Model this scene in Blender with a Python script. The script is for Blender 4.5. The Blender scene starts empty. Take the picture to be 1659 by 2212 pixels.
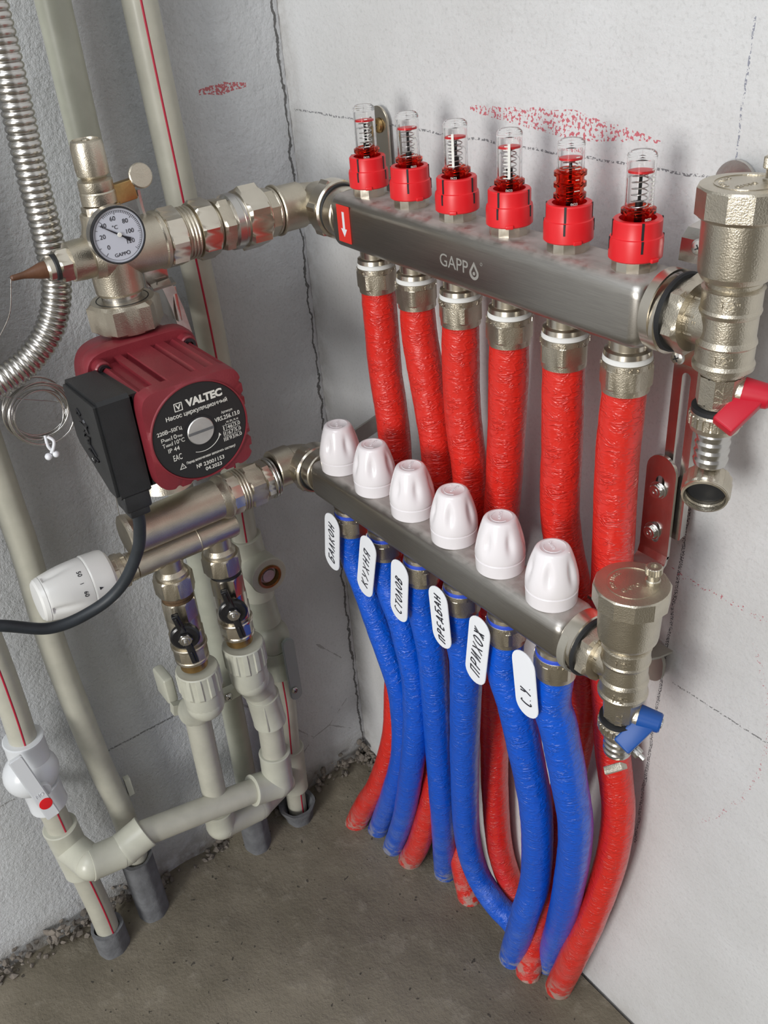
import bpy, bmesh, math, random
from math import sin, cos, pi, radians as R
from mathutils import Vector, Matrix, noise

# ------------------------------------------------------------------ camera, world, light, exposure
C = bpy.context.scene.collection
scn = bpy.context.scene
cam = bpy.data.objects.new('camera', bpy.data.cameras.new('camera'))
C.objects.link(cam)
cam.data.sensor_fit = 'HORIZONTAL'
cam.data.sensor_width = 36.0
cam.data.lens = 1972.19 / 1659 * 36.0
cam.data.clip_start = 0.01
_r = Vector((0.59315547, 0.80172396, -0.07352062)); _u = Vector((-0.39573041, 0.36986617, 0.84059292)); _f = Vector((-0.70111627, 0.46950795, -0.53665469))
cam.matrix_world = Matrix.Translation((0.7630217, -0.44762893, 0.16444833)) @ Matrix((_r, _u, -_f)).transposed().to_4x4()
scn.camera = cam
vs = scn.view_settings
vs.view_transform = 'Standard'; vs.look = 'None'; vs.gamma = 1.0; vs.exposure = -0.1
try: vs.use_curve_mapping = False
except Exception: pass

w = bpy.data.worlds.new('room_light'); scn.world = w; w.use_nodes = True
nt = w.node_tree; nt.nodes.clear()
wo = nt.nodes.new('ShaderNodeOutputWorld'); bg = nt.nodes.new('ShaderNodeBackground')
tc = nt.nodes.new('ShaderNodeTexCoord'); sp = nt.nodes.new('ShaderNodeSeparateXYZ')
rp = nt.nodes.new('ShaderNodeValToRGB'); ad = nt.nodes.new('ShaderNodeMath'); ad.operation = 'MULTIPLY_ADD'
ad.inputs[1].default_value = 0.5; ad.inputs[2].default_value = 0.5
nt.links.new(tc.outputs['Generated'], sp.inputs[0]); nt.links.new(sp.outputs['Z'], ad.inputs[0]); nt.links.new(ad.outputs[0], rp.inputs[0])
e = rp.color_ramp.elements
e[0].position = 0.30; e[0].color = (0.13, 0.115, 0.10, 1)
e[1].position = 1.0; e[1].color = (0.92, 0.88, 0.80, 1)
x = rp.color_ramp.elements.new(0.47); x.color = (0.30, 0.28, 0.26, 1)
x = rp.color_ramp.elements.new(0.58); x.color = (0.62, 0.61, 0.62, 1)
nt.links.new(rp.outputs[0], bg.inputs[0]); nt.links.new(bg.outputs[0], wo.inputs[0])
bg.inputs[1].default_value = 0.52

def area(name, loc, target, sx, sy, power, col):
    l = bpy.data.lights.new(name, 'AREA'); l.shape = 'RECTANGLE'; l.size = sx; l.size_y = sy; l.energy = power; l.color = col
    o = bpy.data.objects.new(name, l); C.objects.link(o); o.location = loc
    o.rotation_euler = (Vector(target) - Vector(loc)).to_track_quat('-Z', 'Y').to_euler()
    return o
area('window_daylight', (1.45, -3.1, 0.35), (0.25, 0, -0.25), 0.75, 1.1, 72, (1.0, 0.985, 0.955))
area('overhead_fill', (0.9, -1.5, 1.5), (0.2, -0.1, -0.4), 1.2, 1.2, 21, (0.88, 0.93, 1.0))  # unseen overhead fill lamp, added to lift and cool the left wall

# ------------------------------------------------------------------ materials
def new_mat(name):
    m = bpy.data.materials.new(name); m.use_nodes = True
    return m, m.node_tree, m.node_tree.nodes['Principled BSDF']
def nd(t, kind, **kw):
    n = t.nodes.new(kind)
    for k, v in kw.items():
        if k in n.inputs.keys() if isinstance(k, str) and k[0].isupper() else False: n.inputs[k].default_value = v
        else: setattr(n, k, v)
    return n
def mth(t, op, a, b=None, c=None):
    n = t.nodes.new('ShaderNodeMath'); n.operation = op
    for i, v in enumerate((a, b, c)):
        if v is None: continue
        if isinstance(v, (int, float)): n.inputs[i].default_value = v
        else: t.links.new(v, n.inputs[i])
    return n.outputs[0]
def mixc(t, fac, a, b):
    n = t.nodes.new('ShaderNodeMix'); n.data_type = 'RGBA'
    if isinstance(fac, (int, float)): n.inputs[0].default_value = fac
    else: t.links.new(fac, n.inputs[0])
    for i, v in ((6, a), (7, b)):
        if isinstance(v, tuple): n.inputs[i].default_value = (*v, 1) if len(v) == 3 else v
        else: t.links.new(v, n.inputs[i])
    return n.outputs[2]
def noisetex(t, vec, scale, detail=3, rough=0.55, dist=0.0):
    n = t.nodes.new('ShaderNodeTexNoise'); n.inputs['Scale'].default_value = scale; n.inputs['Detail'].default_value = detail
    n.inputs['Roughness'].default_value = rough; n.inputs['Distortion'].default_value = dist
    if vec is not None: t.links.new(vec, n.inputs['Vector'])
    return n.outputs['Fac']
def bump(t, p, h, strength, dist=0.001):
    b = t.nodes.new('ShaderNodeBump'); b.inputs['Strength'].default_value = strength; b.inputs['Distance'].default_value = dist
    t.links.new(h, b.inputs['Height']); t.links.new(b.outputs[0], p.inputs['Normal'])
def objco(t): return t.nodes.new('ShaderNodeTexCoord').outputs['Object']
def ramp(t, v, lo, hi):
    n = t.nodes.new('ShaderNodeMapRange'); n.inputs[1].default_value = lo; n.inputs[2].default_value = hi; t.links.new(v, n.inputs[0]); return n.outputs[0]
def simple(name, col, rough=0.5, metal=0.0, grain=0, gs=0.15, mott=0.0, coat=0.0, ior=None):
    m, t, p = new_mat(name)
    p.inputs['Base Color'].default_value = (*col, 1); p.inputs['Roughness'].default_value = rough; p.inputs['Metallic'].default_value = metal
    if coat: p.inputs['Coat Weight'].default_value = coat; p.inputs['Coat Roughness'].default_value = 0.15
    co = objco(t)
    if mott:
        n = noisetex(t, co, 60, 4)
        dark = tuple(c * (1 - mott) for c in col)
        t.links.new(mixc(t, ramp(t, n, .35, .65), dark, col), p.inputs['Base Color'])
    if grain: bump(t, p, noisetex(t, co, grain, 2), gs, 0.0006)
    return m
M = {}
M['nickel'] = simple('satin_nickel', (0.60, 0.55, 0.455), 0.35, 1.0, 1100, 0.32, 0.12)
M['nickel_shiny'] = simple('polished_nickel', (0.70, 0.65, 0.56), 0.25, 1.0, 300, 0.03, 0.06)
M['chrome'] = simple('zinc_steel', (0.60, 0.585, 0.56), 0.27, 1.0, 500, 0.08, 0.08)
M['steel_plate'] = simple('zinc_plate', (0.64, 0.61, 0.57), 0.24, 1.0, 400, 0.1, 0.15)
M['dull_zinc'] = simple('dull_zinc', (0.36, 0.345, 0.30), 0.6, 0.5, 400, 0.2, 0.1)
M['brass'] = simple('tarnished_brass', (0.50, 0.33, 0.14), 0.35, 1.0, 700, 0.2, 0.4)
M['copper'] = simple('brown_boot', (0.13, 0.058, 0.03), 0.42, 0.0, 300, 0.2, 0.35)
M['red_plastic'] = simple('red_plastic', (0.70, 0.014, 0.020), 0.38, 0, 200, 0.03)
M['red_handle'] = simple('crimson_plastic', (0.50, 0.004, 0.022), 0.42)
M['blue_handle'] = simple('blue_plastic', (0.008, 0.070, 0.30), 0.3)
M['pump_red'] = simple('red_enamel', (0.215, 0.020, 0.030), 0.48, 0.1, 600, 0.22, 0.12, coat=0.15)
M['black_plastic'] = simple('black_plastic', (0.018, 0.019, 0.021), 0.42, 0, 900, 0.25, 0.3)
M['black_shiny'] = simple('black_gloss', (0.012, 0.012, 0.014), 0.25)
M['plate_black'] = simple('nameplate_black', (0.013, 0.013, 0.014), 0.45)
M['rubber'] = simple('black_rubber', (0.012, 0.013, 0.015), 0.55)
M['cable'] = simple('cable_rubber', (0.022, 0.028, 0.035), 0.5, 0, 400, 0.15, 0.3)
M['white'] = simple('white_plastic', (0.80, 0.77, 0.79), 0.22, 0, 0, 0, 0, coat=0.3)
M['white_head'] = simple('warm_white_plastic', (0.74, 0.74, 0.72), 0.3, coat=0.2)
M['tag'] = simple('tag_plastic', (0.82, 0.84, 0.88), 0.35)
M['ppr'] = simple('cream_plastic', (0.50, 0.50, 0.42), 0.38, 0, 90, 0.05, 0.08, coat=0.15)
M['ppr_pipe'] = simple('beige_pipe', (0.47, 0.46, 0.385), 0.42, 0, 90, 0.05, 0.1, coat=0.1)
M['ppr_green'] = simple('grey_green_pipe', (0.40, 0.41, 0.34), 0.42, 0, 90, 0.05, 0.1)
M['valve_white'] = simple('valve_white', (0.66, 0.68, 0.70), 0.32, coat=0.2)
M['grey_handle'] = simple('grey_lever', (0.33, 0.37, 0.36), 0.4)
M['stripe'] = simple('red_stripe', (0.42, 0.012, 0.04), 0.45)
M['sleeve'] = simple('grey_foam', (0.16, 0.165, 0.175), 0.9, 0, 250, 0.9, 0.3)
M['ink'] = simple('black_ink', (0.012, 0.012, 0.02), 0.4)
M['print_white'] = simple('print_white', (0.75, 0.75, 0.70), 0.5)
M['print_grey'] = simple('etched_grey', (0.42, 0.41, 0.38), 0.5, 0.5)
M['sticker_red'] = simple('sticker_red', (0.66, 0.03, 0.02), 0.45)
M['sticker_white'] = simple('sticker_white', (0.74, 0.74, 0.76), 0.45)
M['dial'] = simple('dial_face', (0.55, 0.58, 0.66), 0.3)
M['blue_ring'] = simple('blue_ring', (0.03, 0.08, 0.55), 0.4)
M['seal_white'] = simple('white_seal', (0.72, 0.72, 0.70), 0.4)
M['screw_alu'] = simple('aluminium_plug', (0.66, 0.66, 0.64), 0.42, 0.8, 500, 0.3, 0.15)
M['rust'] = simple('rusty_thread', (0.13, 0.075, 0.035), 0.7, 0.2, 900, 0.6, 0.5)
M['spring'] = simple('spring_wire', (0.62, 0.62, 0.62), 0.3, 0.9)

def clear(name, col, rough, ior):
    m, t, p = new_mat(name)
    p.inputs['Base Color'].default_value = (*col, 1); p.inputs['Roughness'].default_value = rough
    p.inputs['Transmission Weight'].default_value = 1.0; p.inputs['IOR'].default_value = ior
    return m
M['clear'] = clear('clear_plastic', (0.98, 0.975, 0.97), 0.03, 1.25)
M['clear_red'] = clear('clear_red_plastic', (0.88, 0.10, 0.05), 0.08, 1.2)

def foam(name, col, dusty):
    m, t, p = new_mat(name)
    uv = t.nodes.new('ShaderNodeUVMap'); uv.uv_map = 'UVMap'
    mp = t.nodes.new('ShaderNodeMapping'); mp.inputs['Scale'].default_value = (.42, 1.0, 1); t.links.new(uv.outputs[0], mp.inputs[0])
    crease = noisetex(t, mp.outputs[0], 3.2, 1.5, 0.5, 1.0)
    ridge = mth(t, 'ABSOLUTE', mth(t, 'SUBTRACT', crease, 0.5))
    r1 = ramp(t, ridge, 0.0, 0.13)
    mp2 = t.nodes.new('ShaderNodeMapping'); mp2.inputs['Scale'].default_value = (2.0, .5, 1); t.links.new(uv.outputs[0], mp2.inputs[0])
    fine = noisetex(t, mp2.outputs[0], 6, 3, 0.6, 0.6)
    patch = ramp(t, noisetex(t, uv.outputs[0], 1.1, 2), 0.38, 0.66)
    h = mth(t, 'ADD', mth(t, 'MULTIPLY', mth(t, 'SUBTRACT', 1, r1), mth(t, 'MULTIPLY_ADD', patch, .9, .1)), mth(t, 'MULTIPLY', fine, 0.10))
    bump(t, p, h, 0.6, 0.0013)
    p.inputs['Coat Weight'].default_value = .35; p.inputs['Coat Roughness'].default_value = .22
    geo = t.nodes.new('ShaderNodeNewGeometry'); s = t.nodes.new('ShaderNodeSeparateXYZ'); t.links.new(geo.outputs['Position'], s.inputs[0])
    low = ramp(t, s.outputs['Z'], -0.60, -0.79)
    dust = mth(t, 'MULTIPLY', low, ramp(t, noisetex(t, geo.outputs['Position'], 45, 4, 0.7), 0.38, 0.72))
    caked = mth(t, 'MULTIPLY', ramp(t, s.outputs['Z'], -0.745, -0.785), ramp(t, noisetex(t, geo.outputs['Position'], 90, 3), 0.46, 0.56))
    c1 = mixc(t, dust, col, dusty)
    c2 = mixc(t, mth(t, 'MULTIPLY', caked, .75), c1, (0.36, 0.34, 0.29))
    t.links.new(c2, p.inputs['Base Color'])
    t.links.new(mth(t, 'MULTIPLY_ADD', dust, 0.35, 0.30), p.inputs['Roughness'])
    return m
M['foam_red'] = foam('red_foam_film', (0.64, 0.020, 0.012), (0.48, 0.10, 0.09))
M['foam_blue'] = foam('blue_foam_film', (0.0, 0.088, 0.58), (0.10, 0.18, 0.50))

def bar_metal():
    m, t, p = new_mat('brushed_stainless')
    co = objco(t)
    mp = t.nodes.new('ShaderNodeMapping'); mp.inputs['Scale'].default_value = (6, 260, 260); t.links.new(co, mp.inputs[0])
    br = noisetex(t, mp.outputs[0], 8, 4, 0.7)
    p.inputs['Metallic'].default_value = 1.0
    geo = t.nodes.new('ShaderNodeNewGeometry'); s = t.nodes.new('ShaderNodeSeparateXYZ'); t.links.new(geo.outputs['Normal'], s.inputs[0])
    up = ramp(t, s.outputs['Z'], 0.55, 0.97)
    dn = mth(t, 'MULTIPLY', up, ramp(t, noisetex(t, co, 70, 5, 0.7), 0.30, 0.62))
    base = mixc(t, ramp(t, br, .3, .7), (0.34, 0.325, 0.30), (0.43, 0.41, 0.38))
    t.links.new(mixc(t, mth(t, 'MULTIPLY', dn, .75), base, (0.42, 0.38, 0.36)), p.inputs['Base Color'])
    t.links.new(mth(t, 'MULTIPLY_ADD', dn, -0.75, 1.0), p.inputs['Metallic'])
    t.links.new(mth(t, 'MULTIPLY_ADD', dn, 0.35, 0.33), p.inputs['Roughness'])
    bump(t, p, br, 0.08, 0.0003)
    return m
M['bar'] = bar_metal()

def band(t, v, centre, half):            # 1 inside |v-centre|<half
    return mth(t, 'LESS_THAN', mth(t, 'ABSOLUTE', mth(t, 'SUBTRACT', v, centre)), half)
def between(t, v, a, b):
    return mth(t, 'MULTIPLY', mth(t, 'GREATER_THAN', v, a), mth(t, 'LESS_THAN', v, b))
def wall_mat(name, right):
    m, t, p = new_mat(name)
    co = objco(t); s = t.nodes.new('ShaderNodeSeparateXYZ'); t.links.new(co, s.inputs[0])
    X, Y, Z = s.outputs
    big = noisetex(t, co, 5, 4, 0.6); mid = noisetex(t, co, 35, 4, 0.65); fine = noisetex(t, co, 260, 3, 0.6)
    if right: ca, cb = (0.53, 0.53, 0.525), (0.63, 0.635, 0.64)
    else: ca, cb = (0.47, 0.48, 0.49), (0.62, 0.635, 0.655)
    c = mixc(t, ramp(t, big, .3, .7), ca, cb)
    speck = mth(t, 'MULTIPLY', ramp(t, noisetex(t, co, 330, 4, .75), .52, .72), .5)
    c = mixc(t, speck, c, tuple(v * .72 for v in ca))
    def mark(mask, col, gap_scale=700, thr=.5, amt=.9):
        nonlocal c
        g = mth(t, 'GREATER_THAN', noisetex(t, co, gap_scale, 2), thr)
        c = mixc(t, mth(t, 'MULTIPLY', mth(t, 'MULTIPLY', mask, g), amt), c, col)
    wob = mth(t, 'MULTIPLY', mth(t, 'SUBTRACT', noisetex(t, co, 60, 2), .5), .004)
    if right:
        Zw = mth(t, 'ADD', Z, wob); Xw = mth(t, 'ADD', X, wob)
        mark(mth(t, 'MULTIPLY', band(t, Zw, .0362, .0008), between(t, X, .008, .455)), (.10, .10, .11), 500, .50, .8)
        mark(mth(t, 'MULTIPLY', band(t, Xw, .4595, .0006), between(t, Z, .036, .115)), (.12, .13, .20), 600, .50, .7)
        mark(mth(t, 'MULTIPLY', band(t, Xw, mth(t, 'MULTIPLY_ADD', Z, .036, .4640), .0014), between(t, Z, -.53, -.17)), (.04, .04, .05), 900, .50, .85)
        mark(mth(t, 'MULTIPLY', band(t, Zw, -.3260, .0007), between(t, X, .462, .55)), (.10, .10, .10), 600, .50, .8)
        # red crayon above the flow meters: a wedge from x=.245 to .41
        cen = mth(t, 'MULTIPLY_ADD', mth(t, 'SUBTRACT', X, .247), -.028, .0562)
        wid = mth(t, 'MINIMUM', mth(t, 'MULTIPLY_ADD', mth(t, 'SUBTRACT', X, .247), .07, .0022), mth(t, 'MULTIPLY_ADD', mth(t, 'SUBTRACT', .408, X), .12, .0008))
        mark(mth(t, 'MULTIPLY', band(t, Zw, cen, wid), between(t, X, .245, .409)), (.50, .05, .08), 420, .54, .85)
        mark(mth(t, 'MULTIPLY', band(t, Zw, -.2285, .0022), between(t, X, .448, .60)), (.42, .06, .09), 480, .60, .8)
        arc = mth(t, 'MULTIPLY_ADD', mth(t, 'POWER', mth(t, 'ABSOLUTE', mth(t, 'SUBTRACT', Z, -.335)), 2.0), -3.2, .542)
        mark(mth(t, 'MULTIPLY', band(t, Xw, arc, .0018), between(t, Z, -.45, -.25)), (.42, .06, .09), 480, .60, .6)
        # dark open joint at the room corner
        cr = mth(t, 'MULTIPLY', mth(t, 'LESS_THAN', mth(t, 'ADD', X, mth(t, 'MULTIPLY', wob, 1.5)), .0006), 1.0)
        c = mixc(t, mth(t, 'MULTIPLY', cr, .8), c, (.05, .045, .04))
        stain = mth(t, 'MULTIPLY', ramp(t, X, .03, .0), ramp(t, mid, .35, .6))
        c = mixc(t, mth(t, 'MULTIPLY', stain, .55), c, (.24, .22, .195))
        stb = mth(t, 'MULTIPLY', ramp(t, Z, -.70, -.80), ramp(t, noisetex(t, co, 22, 4), .42, .62))
        c = mixc(t, mth(t, 'MULTIPLY', stb, .35), c, (.36, .33, .29))
    else:
        Yw = mth(t, 'ADD', Y, wob); Zw = mth(t, 'ADD', Z, wob)
        jag = mth(t, 'MULTIPLY', mth(t, 'SUBTRACT', noisetex(t, co, 30, 4, .7), .5), .016)
        crk = band(t, mth(t, 'ADD', Y, jag), -.004, .0011)
        c = mixc(t, mth(t, 'MULTIPLY', crk, .8), c, (.04, .035, .03))
        mark(mth(t, 'MULTIPLY', band(t, Zw, -.5565, .0011), between(t, Y, -.32, -.235)), (.09, .09, .09), 500, .42, .75)
        mark(mth(t, 'MULTIPLY', band(t, Zw, -.5565, .0011), between(t, Y, -.70, -.42)), (.16, .15, .14), 500, .42, .55)
        cen = mth(t, 'MULTIPLY_ADD', mth(t, 'ABSOLUTE', mth(t, 'SUBTRACT', Y, -.063)), -.12, .0045)
        mark(mth(t, 'MULTIPLY', mth(t, 'LESS_THAN', mth(t, 'ABSOLUTE', mth(t, 'SUBTRACT', Zw, .0615)), cen), between(t, Y, -.085, -.040)), (.45, .06, .07), 420, .47, .85)
        v2 = t.nodes.new('ShaderNodeTexVoronoi'); v2.feature = 'DISTANCE_TO_EDGE'; v2.inputs['Scale'].default_value = 7
        dv = t.nodes.new('ShaderNodeMapping'); t.links.new(co, dv.inputs[0]); t.links.new(dv.outputs[0], v2.inputs['Vector'])
        hair = mth(t, 'LESS_THAN', mth(t, 'ADD', v2.outputs['Distance'], mth(t, 'MULTIPLY', mth(t, 'SUBTRACT', mid, .5), .06)), .0035)
        c = mixc(t, mth(t, 'MULTIPLY', mth(t, 'MULTIPLY', hair, mth(t, 'MULTIPLY', between(t, Z, -.74, -.56), between(t, Y, -.16, -.02))), .5), c, (.15, .14, .13))
        c = mixc(t, mth(t, 'MULTIPLY', ramp(t, Z, -.735, -.785), ramp(t, noisetex(t, co, 40, 4), .35, .55)), c, (.23, .205, .175))
    t.links.new(c, p.inputs['Base Color']); p.inputs['Roughness'].default_value = .9
    grit = noisetex(t, co, 190, 5, .72)
    if right: h = mth(t, 'ADD', mth(t, 'MULTIPLY', mid, 1.2), mth(t, 'MULTIPLY', grit, .55)); bump(t, p, h, .42, .0025)
    else:
        zone = ramp(t, Y, -.09, -.22)
        h = mth(t, 'ADD', mth(t, 'MULTIPLY', mid, 1.3), mth(t, 'MULTIPLY', grit, mth(t, 'MULTIPLY_ADD', zone, 1.0, .28))); bump(t, p, h, .8, .0026)
    return m
M['wall_l'] = wall_mat('plaster_side', False)
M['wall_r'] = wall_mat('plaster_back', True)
def floor_mat():
    m, t, p = new_mat('cement_screed'); co = objco(t)
    big = noisetex(t, co, 7, 5, .6); mid = noisetex(t, co, 40, 5, .65); fine = noisetex(t, co, 300, 3, .6)
    c = mixc(t, ramp(t, big, .35, .65), (.128, .110, .078), (.190, .165, .122))
    c = mixc(t, mth(t, 'MULTIPLY', ramp(t, mid, .55, .72), .4), c, (.30, .27, .215))
    pit = mth(t, 'MULTIPLY', mth(t, 'GREATER_THAN', noisetex(t, co, 150, 1), .74), .8)
    c = mixc(t, pit, c, (.03, .026, .02))
    t.links.new(c, p.inputs['Base Color']); p.inputs['Roughness'].default_value = .8
    bump(t, p, mth(t, 'ADD', mth(t, 'MULTIPLY', mid, 1.4), mth(t, 'MULTIPLY', fine, .5)), .5, .003)
    return m
M['floor'] = floor_mat()
M['rubble'] = simple('crumbled_mortar', (.23, .20, .17), .95, 0, 300, .8, .45)

# ------------------------------------------------------------------ geometry helpers
def frame(o, z, x=None):
    z = Vector(z).normalized()
    if x is None: x = Vector((1, 0, 0)) if abs(z.x) < .8 else Vector((0, 1, 0))
    x = Vector(x); x = (x - z * x.dot(z)).normalized(); y = z.cross(x)
    m = Matrix((x, y, z)).transposed().to_4x4(); m.translation = Vector(o)
    return m
def up(x, y, z=0): return Matrix.Translation((x, y, z))
def poly_r(n, a, clip=9.0):
    s = 2 * pi / n
    def f(th):
        q = (th % s); q = min(q, s - q)
        return min(a / cos(min(q, s / 2)), a * clip) if True else a
    return f

class G:
    def __init__(self): self.bm = bmesh.new(); self.uv = None
    def rings(self, rs, m, seg=48, mat=0, caps=True):
        prev = None; first = None
        for z, r in rs:
            row = []
            for i in range(seg):
                th = 2 * pi * i / seg
                rr = r(th) if callable(r) else r
                row.append(self.bm.verts.new(m @ Vector((rr * cos(th), rr * sin(th), z))))
            if prev:
                for i in range(seg):
                    f = self.bm.faces.new((prev[i], prev[(i + 1) % seg], row[(i + 1) % seg], row[i])); f.material_index = mat
            else: first = row
            prev = row
        if caps:
            f = self.bm.faces.new(list(reversed(first))); f.material_index = mat
            f = self.bm.faces.new(prev); f.material_index = mat
        return self
    def lathe(self, prof, m, seg=48, mat=0, caps=True): return self.rings([(z, r) for r, z in prof], m, seg, mat, caps)
    def cyl(self, m, r, z0, z1, c=.0006, seg=48, mat=0):
        return self.rings([(z0, r - c), (z0 + c, r), (z1 - c, r), (z1, r - c)], m, seg, mat)
    def nut(self, m, a, z0, z1, n=6, mat=0, ch=.0012, rot=0):
        seg = 48 if n in (6, 8, 12) else 60
        m = m @ Matrix.Rotation(rot, 4, 'Z')
        f = poly_r(n, a); return self.rings([(z0, lambda t: min(f(t), a)), (z0 + ch, f), (z1 - ch, f), (z1, lambda t: min(f(t), a))], m, seg, mat)
    def tube_ring(self, m, r0, r1, z0, z1, seg=48, mat=0):      # hollow ring
        pr = [(r0, z0), (r1, z0), (r1, z1), (r0, z1)]
        rows = [[self.bm.verts.new(m @ Vector((r * cos(2 * pi * i / seg), r * sin(2 * pi * i / seg), z))) for i in range(seg)] for r, z in pr]
        for k in range(4):
            a, b = rows[k], rows[(k + 1) % 4]
            for i in range(seg):
                f = self.bm.faces.new((a[i], a[(i + 1) % seg], b[(i + 1) % seg], b[i])); f.material_index = mat
        return self
    def box(self, m, sx, sy, sz, bev=0.0, mat=0, seg=3):
        t = bmesh.new(); bmesh.ops.create_cube(t, size=1)
        bmesh.ops.scale(t, vec=(sx, sy, sz), verts=t.verts)
        if bev: bmesh.ops.bevel(t, geom=list(t.edges), offset=bev, segments=seg, affect='EDGES', profile=.5)
        return self.merge(t, m, mat)
    def merge(self, t, m, mat):
        mp = {v: self.bm.verts.new(m @ v.co) for v in t.verts}
        for f in t.faces:
            try: g = self.bm.faces.new([mp[v] for v in f.verts]); g.material_index = mat if mat is not None else f.material_index
            except ValueError: pass
        t.free(); return self
    def sphere(self, m, r, sc=(1, 1, 1), mat=0, u=24, v=14):
        t = bmesh.new(); bmesh.ops.create_uvsphere(t, u_segments=u, v_segments=v, radius=r); bmesh.ops.scale(t, vec=sc, verts=t.verts)
        return self.merge(t, m, mat)
    def plate(self, m, outline, t, holes=(), bev=0.0, mat=0):   # outline in local xy, thickness along +z
        b = bmesh.new(); es = []
        for loop in (outline, *holes):
            vs_ = [b.verts.new((x, y, 0)) for x, y in loop]
            es += [b.edges.new((vs_[i], vs_[(i + 1) % len(vs_)])) for i in range(len(vs_))]
        if holes: r = bmesh.ops.triangle_fill(b, edges=es, use_beauty=True); fs = [f for f in r['geom'] if isinstance(f, bmesh.types.BMFace)]
        else: fs = [b.faces.new(list(b.verts))]
        r = bmesh.ops.extrude_face_region(b, geom=fs)
        bmesh.ops.translate(b, vec=(0, 0, t), verts=[v for v in r['geom'] if isinstance(v, bmesh.types.BMVert)])
        bmesh.ops.recalc_face_normals(b, faces=b.faces)
        if bev:
            ed = [e_ for e_ in b.edges if len(e_.link_faces) == 2 and abs(e_.calc_face_angle(0)) > .9 and abs(e_.verts[0].co.z - e_.verts[1].co.z) < 1e-6]
            bmesh.ops.bevel(b, geom=ed, offset=bev, segments=2, affect='EDGES')
        return self.merge(b, m, mat)
    def tube(self, pts, r, seg=20, mat=0, closed=False, smooth=0, step=None, roff=None):
        pts = [Vector(p) for p in pts]
        if smooth: pts = spline(pts, smooth)
        n = len(pts); tang = []
        for i in range(n):
            a = pts[max(i - 1, 0)]; b = pts[min(i + 1, n - 1)]
            if closed: a = pts[(i - 1) % n]; b = pts[(i + 1) % n]
            tang.append((b - a).normalized())
        x = tang[0].orthogonal().normalized(); L = 0; rows = []
        uvl = self.bm.loops.layers.uv.get('UVMap') or self.bm.loops.layers.uv.new('UVMap')
        lens = []
        for i in range(n):
            if i: L += (pts[i] - pts[i - 1]).length
            lens.append(L)
            x = (x - tang[i] * x.dot(tang[i])).normalized(); y = tang[i].cross(x)
            rr = r(L, i / (n - 1)) if callable(r) else r
            row = []
            for k in range(seg):
                th = 2 * pi * k / seg
                q = rr + (roff(L, th) if roff else 0)
                row.append(self.bm.verts.new(pts[i] + (x * cos(th) + y * sin(th)) * q))
            rows.append(row)
        for i in range(n if closed else n - 1):
            a, b = rows[i], rows[(i + 1) % n]
            for k in range(seg):
                f = self.bm.faces.new((a[k], a[(k + 1) % seg], b[(k + 1) % seg], b[k])); f.material_index = mat
                l0, l1 = lens[i], lens[(i + 1) % n]
                for lp, (uu, vv) in zip(f.loops, ((k / seg, l0), ((k + 1) / seg, l0), ((k + 1) / seg, l1), (k / seg, l1))):
                    lp[uvl].uv = (uu * 8, vv * 90)
        if not closed:
            f = self.bm.faces.new(list(reversed(rows[0]))); f.material_index = mat
            f = self.bm.faces.new(rows[-1]); f.material_index = mat
        return self
    def strip(self, path, w, t, axis, mat=0):      # flat bar swept along a path; axis = width direction
        axis = Vector(axis).normalized(); pts = [Vector(p) for p in path]; rows = []
        for i, p in enumerate(pts):
            d = (pts[min(i + 1, len(pts) - 1)] - pts[max(i - 1, 0)]).normalized(); nrm = d.cross(axis).normalized()
            rows.append([self.bm.verts.new(p + axis * a * w / 2 + nrm * b * t / 2) for a, b in ((-1, -1), (1, -1), (1, 1), (-1, 1))])
        for a, b in zip(rows, rows[1:]):
            for k in range(4):
                f = self.bm.faces.new((a[k], a[(k + 1) % 4], b[(k + 1) % 4], b[k])); f.material_index = mat
        for f in (self.bm.faces.new(rows[0][::-1]), self.bm.faces.new(rows[-1])): f.material_index = mat
        return self
def spline(pts, n):
    out = []; P_ = [pts[0] * 2 - pts[1]] + pts + [pts[-1] * 2 - pts[-2]]
    for i in range(1, len(P_) - 2):
        a, b, c, d = P_[i - 1:i + 3]
        for k in range(n):
            t = k / n
            out.append(.5 * ((2 * b) + (c - a) * t + (2 * a - 5 * b + 4 * c - d) * t * t + (3 * b - a - 3 * c + d) * t ** 3))
    out.append(pts[-1]); return out
def resample(pts, d):
    out = [pts[0]]; acc = 0.0
    for a, b in zip(pts, pts[1:]):
        L = (b - a).length; t = d - acc
        while t <= L: out.append(a.lerp(b, t / L)); t += d
        acc = (acc + L) % d
    return out
def circle(cx, cy, r, n=20, a0=0, a1=2 * pi): return [(cx + r * cos(a0 + (a1 - a0) * i / n), cy + r * sin(a0 + (a1 - a0) * i / n)) for i in range(n if abs(a1 - a0 - 2 * pi) < 1e-6 else n + 1)]
def stadium(w_, l, n=10):      # capsule of width w_, length l along y
    r = w_ / 2; h = l / 2 - r
    return circle(0, h, r, n, 0, pi) + circle(0, -h, r, n, pi, 2 * pi)
def rrect(w_, h_, r, n=5):
    o = []
    for cx, cy, a in ((w_ / 2 - r, h_ / 2 - r, 0), (-w_ / 2 + r, h_ / 2 - r, pi / 2), (-w_ / 2 + r, -h_ / 2 + r, pi), (w_ / 2 - r, -h_ / 2 + r, 3 * pi / 2)):
        o += circle(cx, cy, r, n, a, a + pi / 2)
    return o

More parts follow.
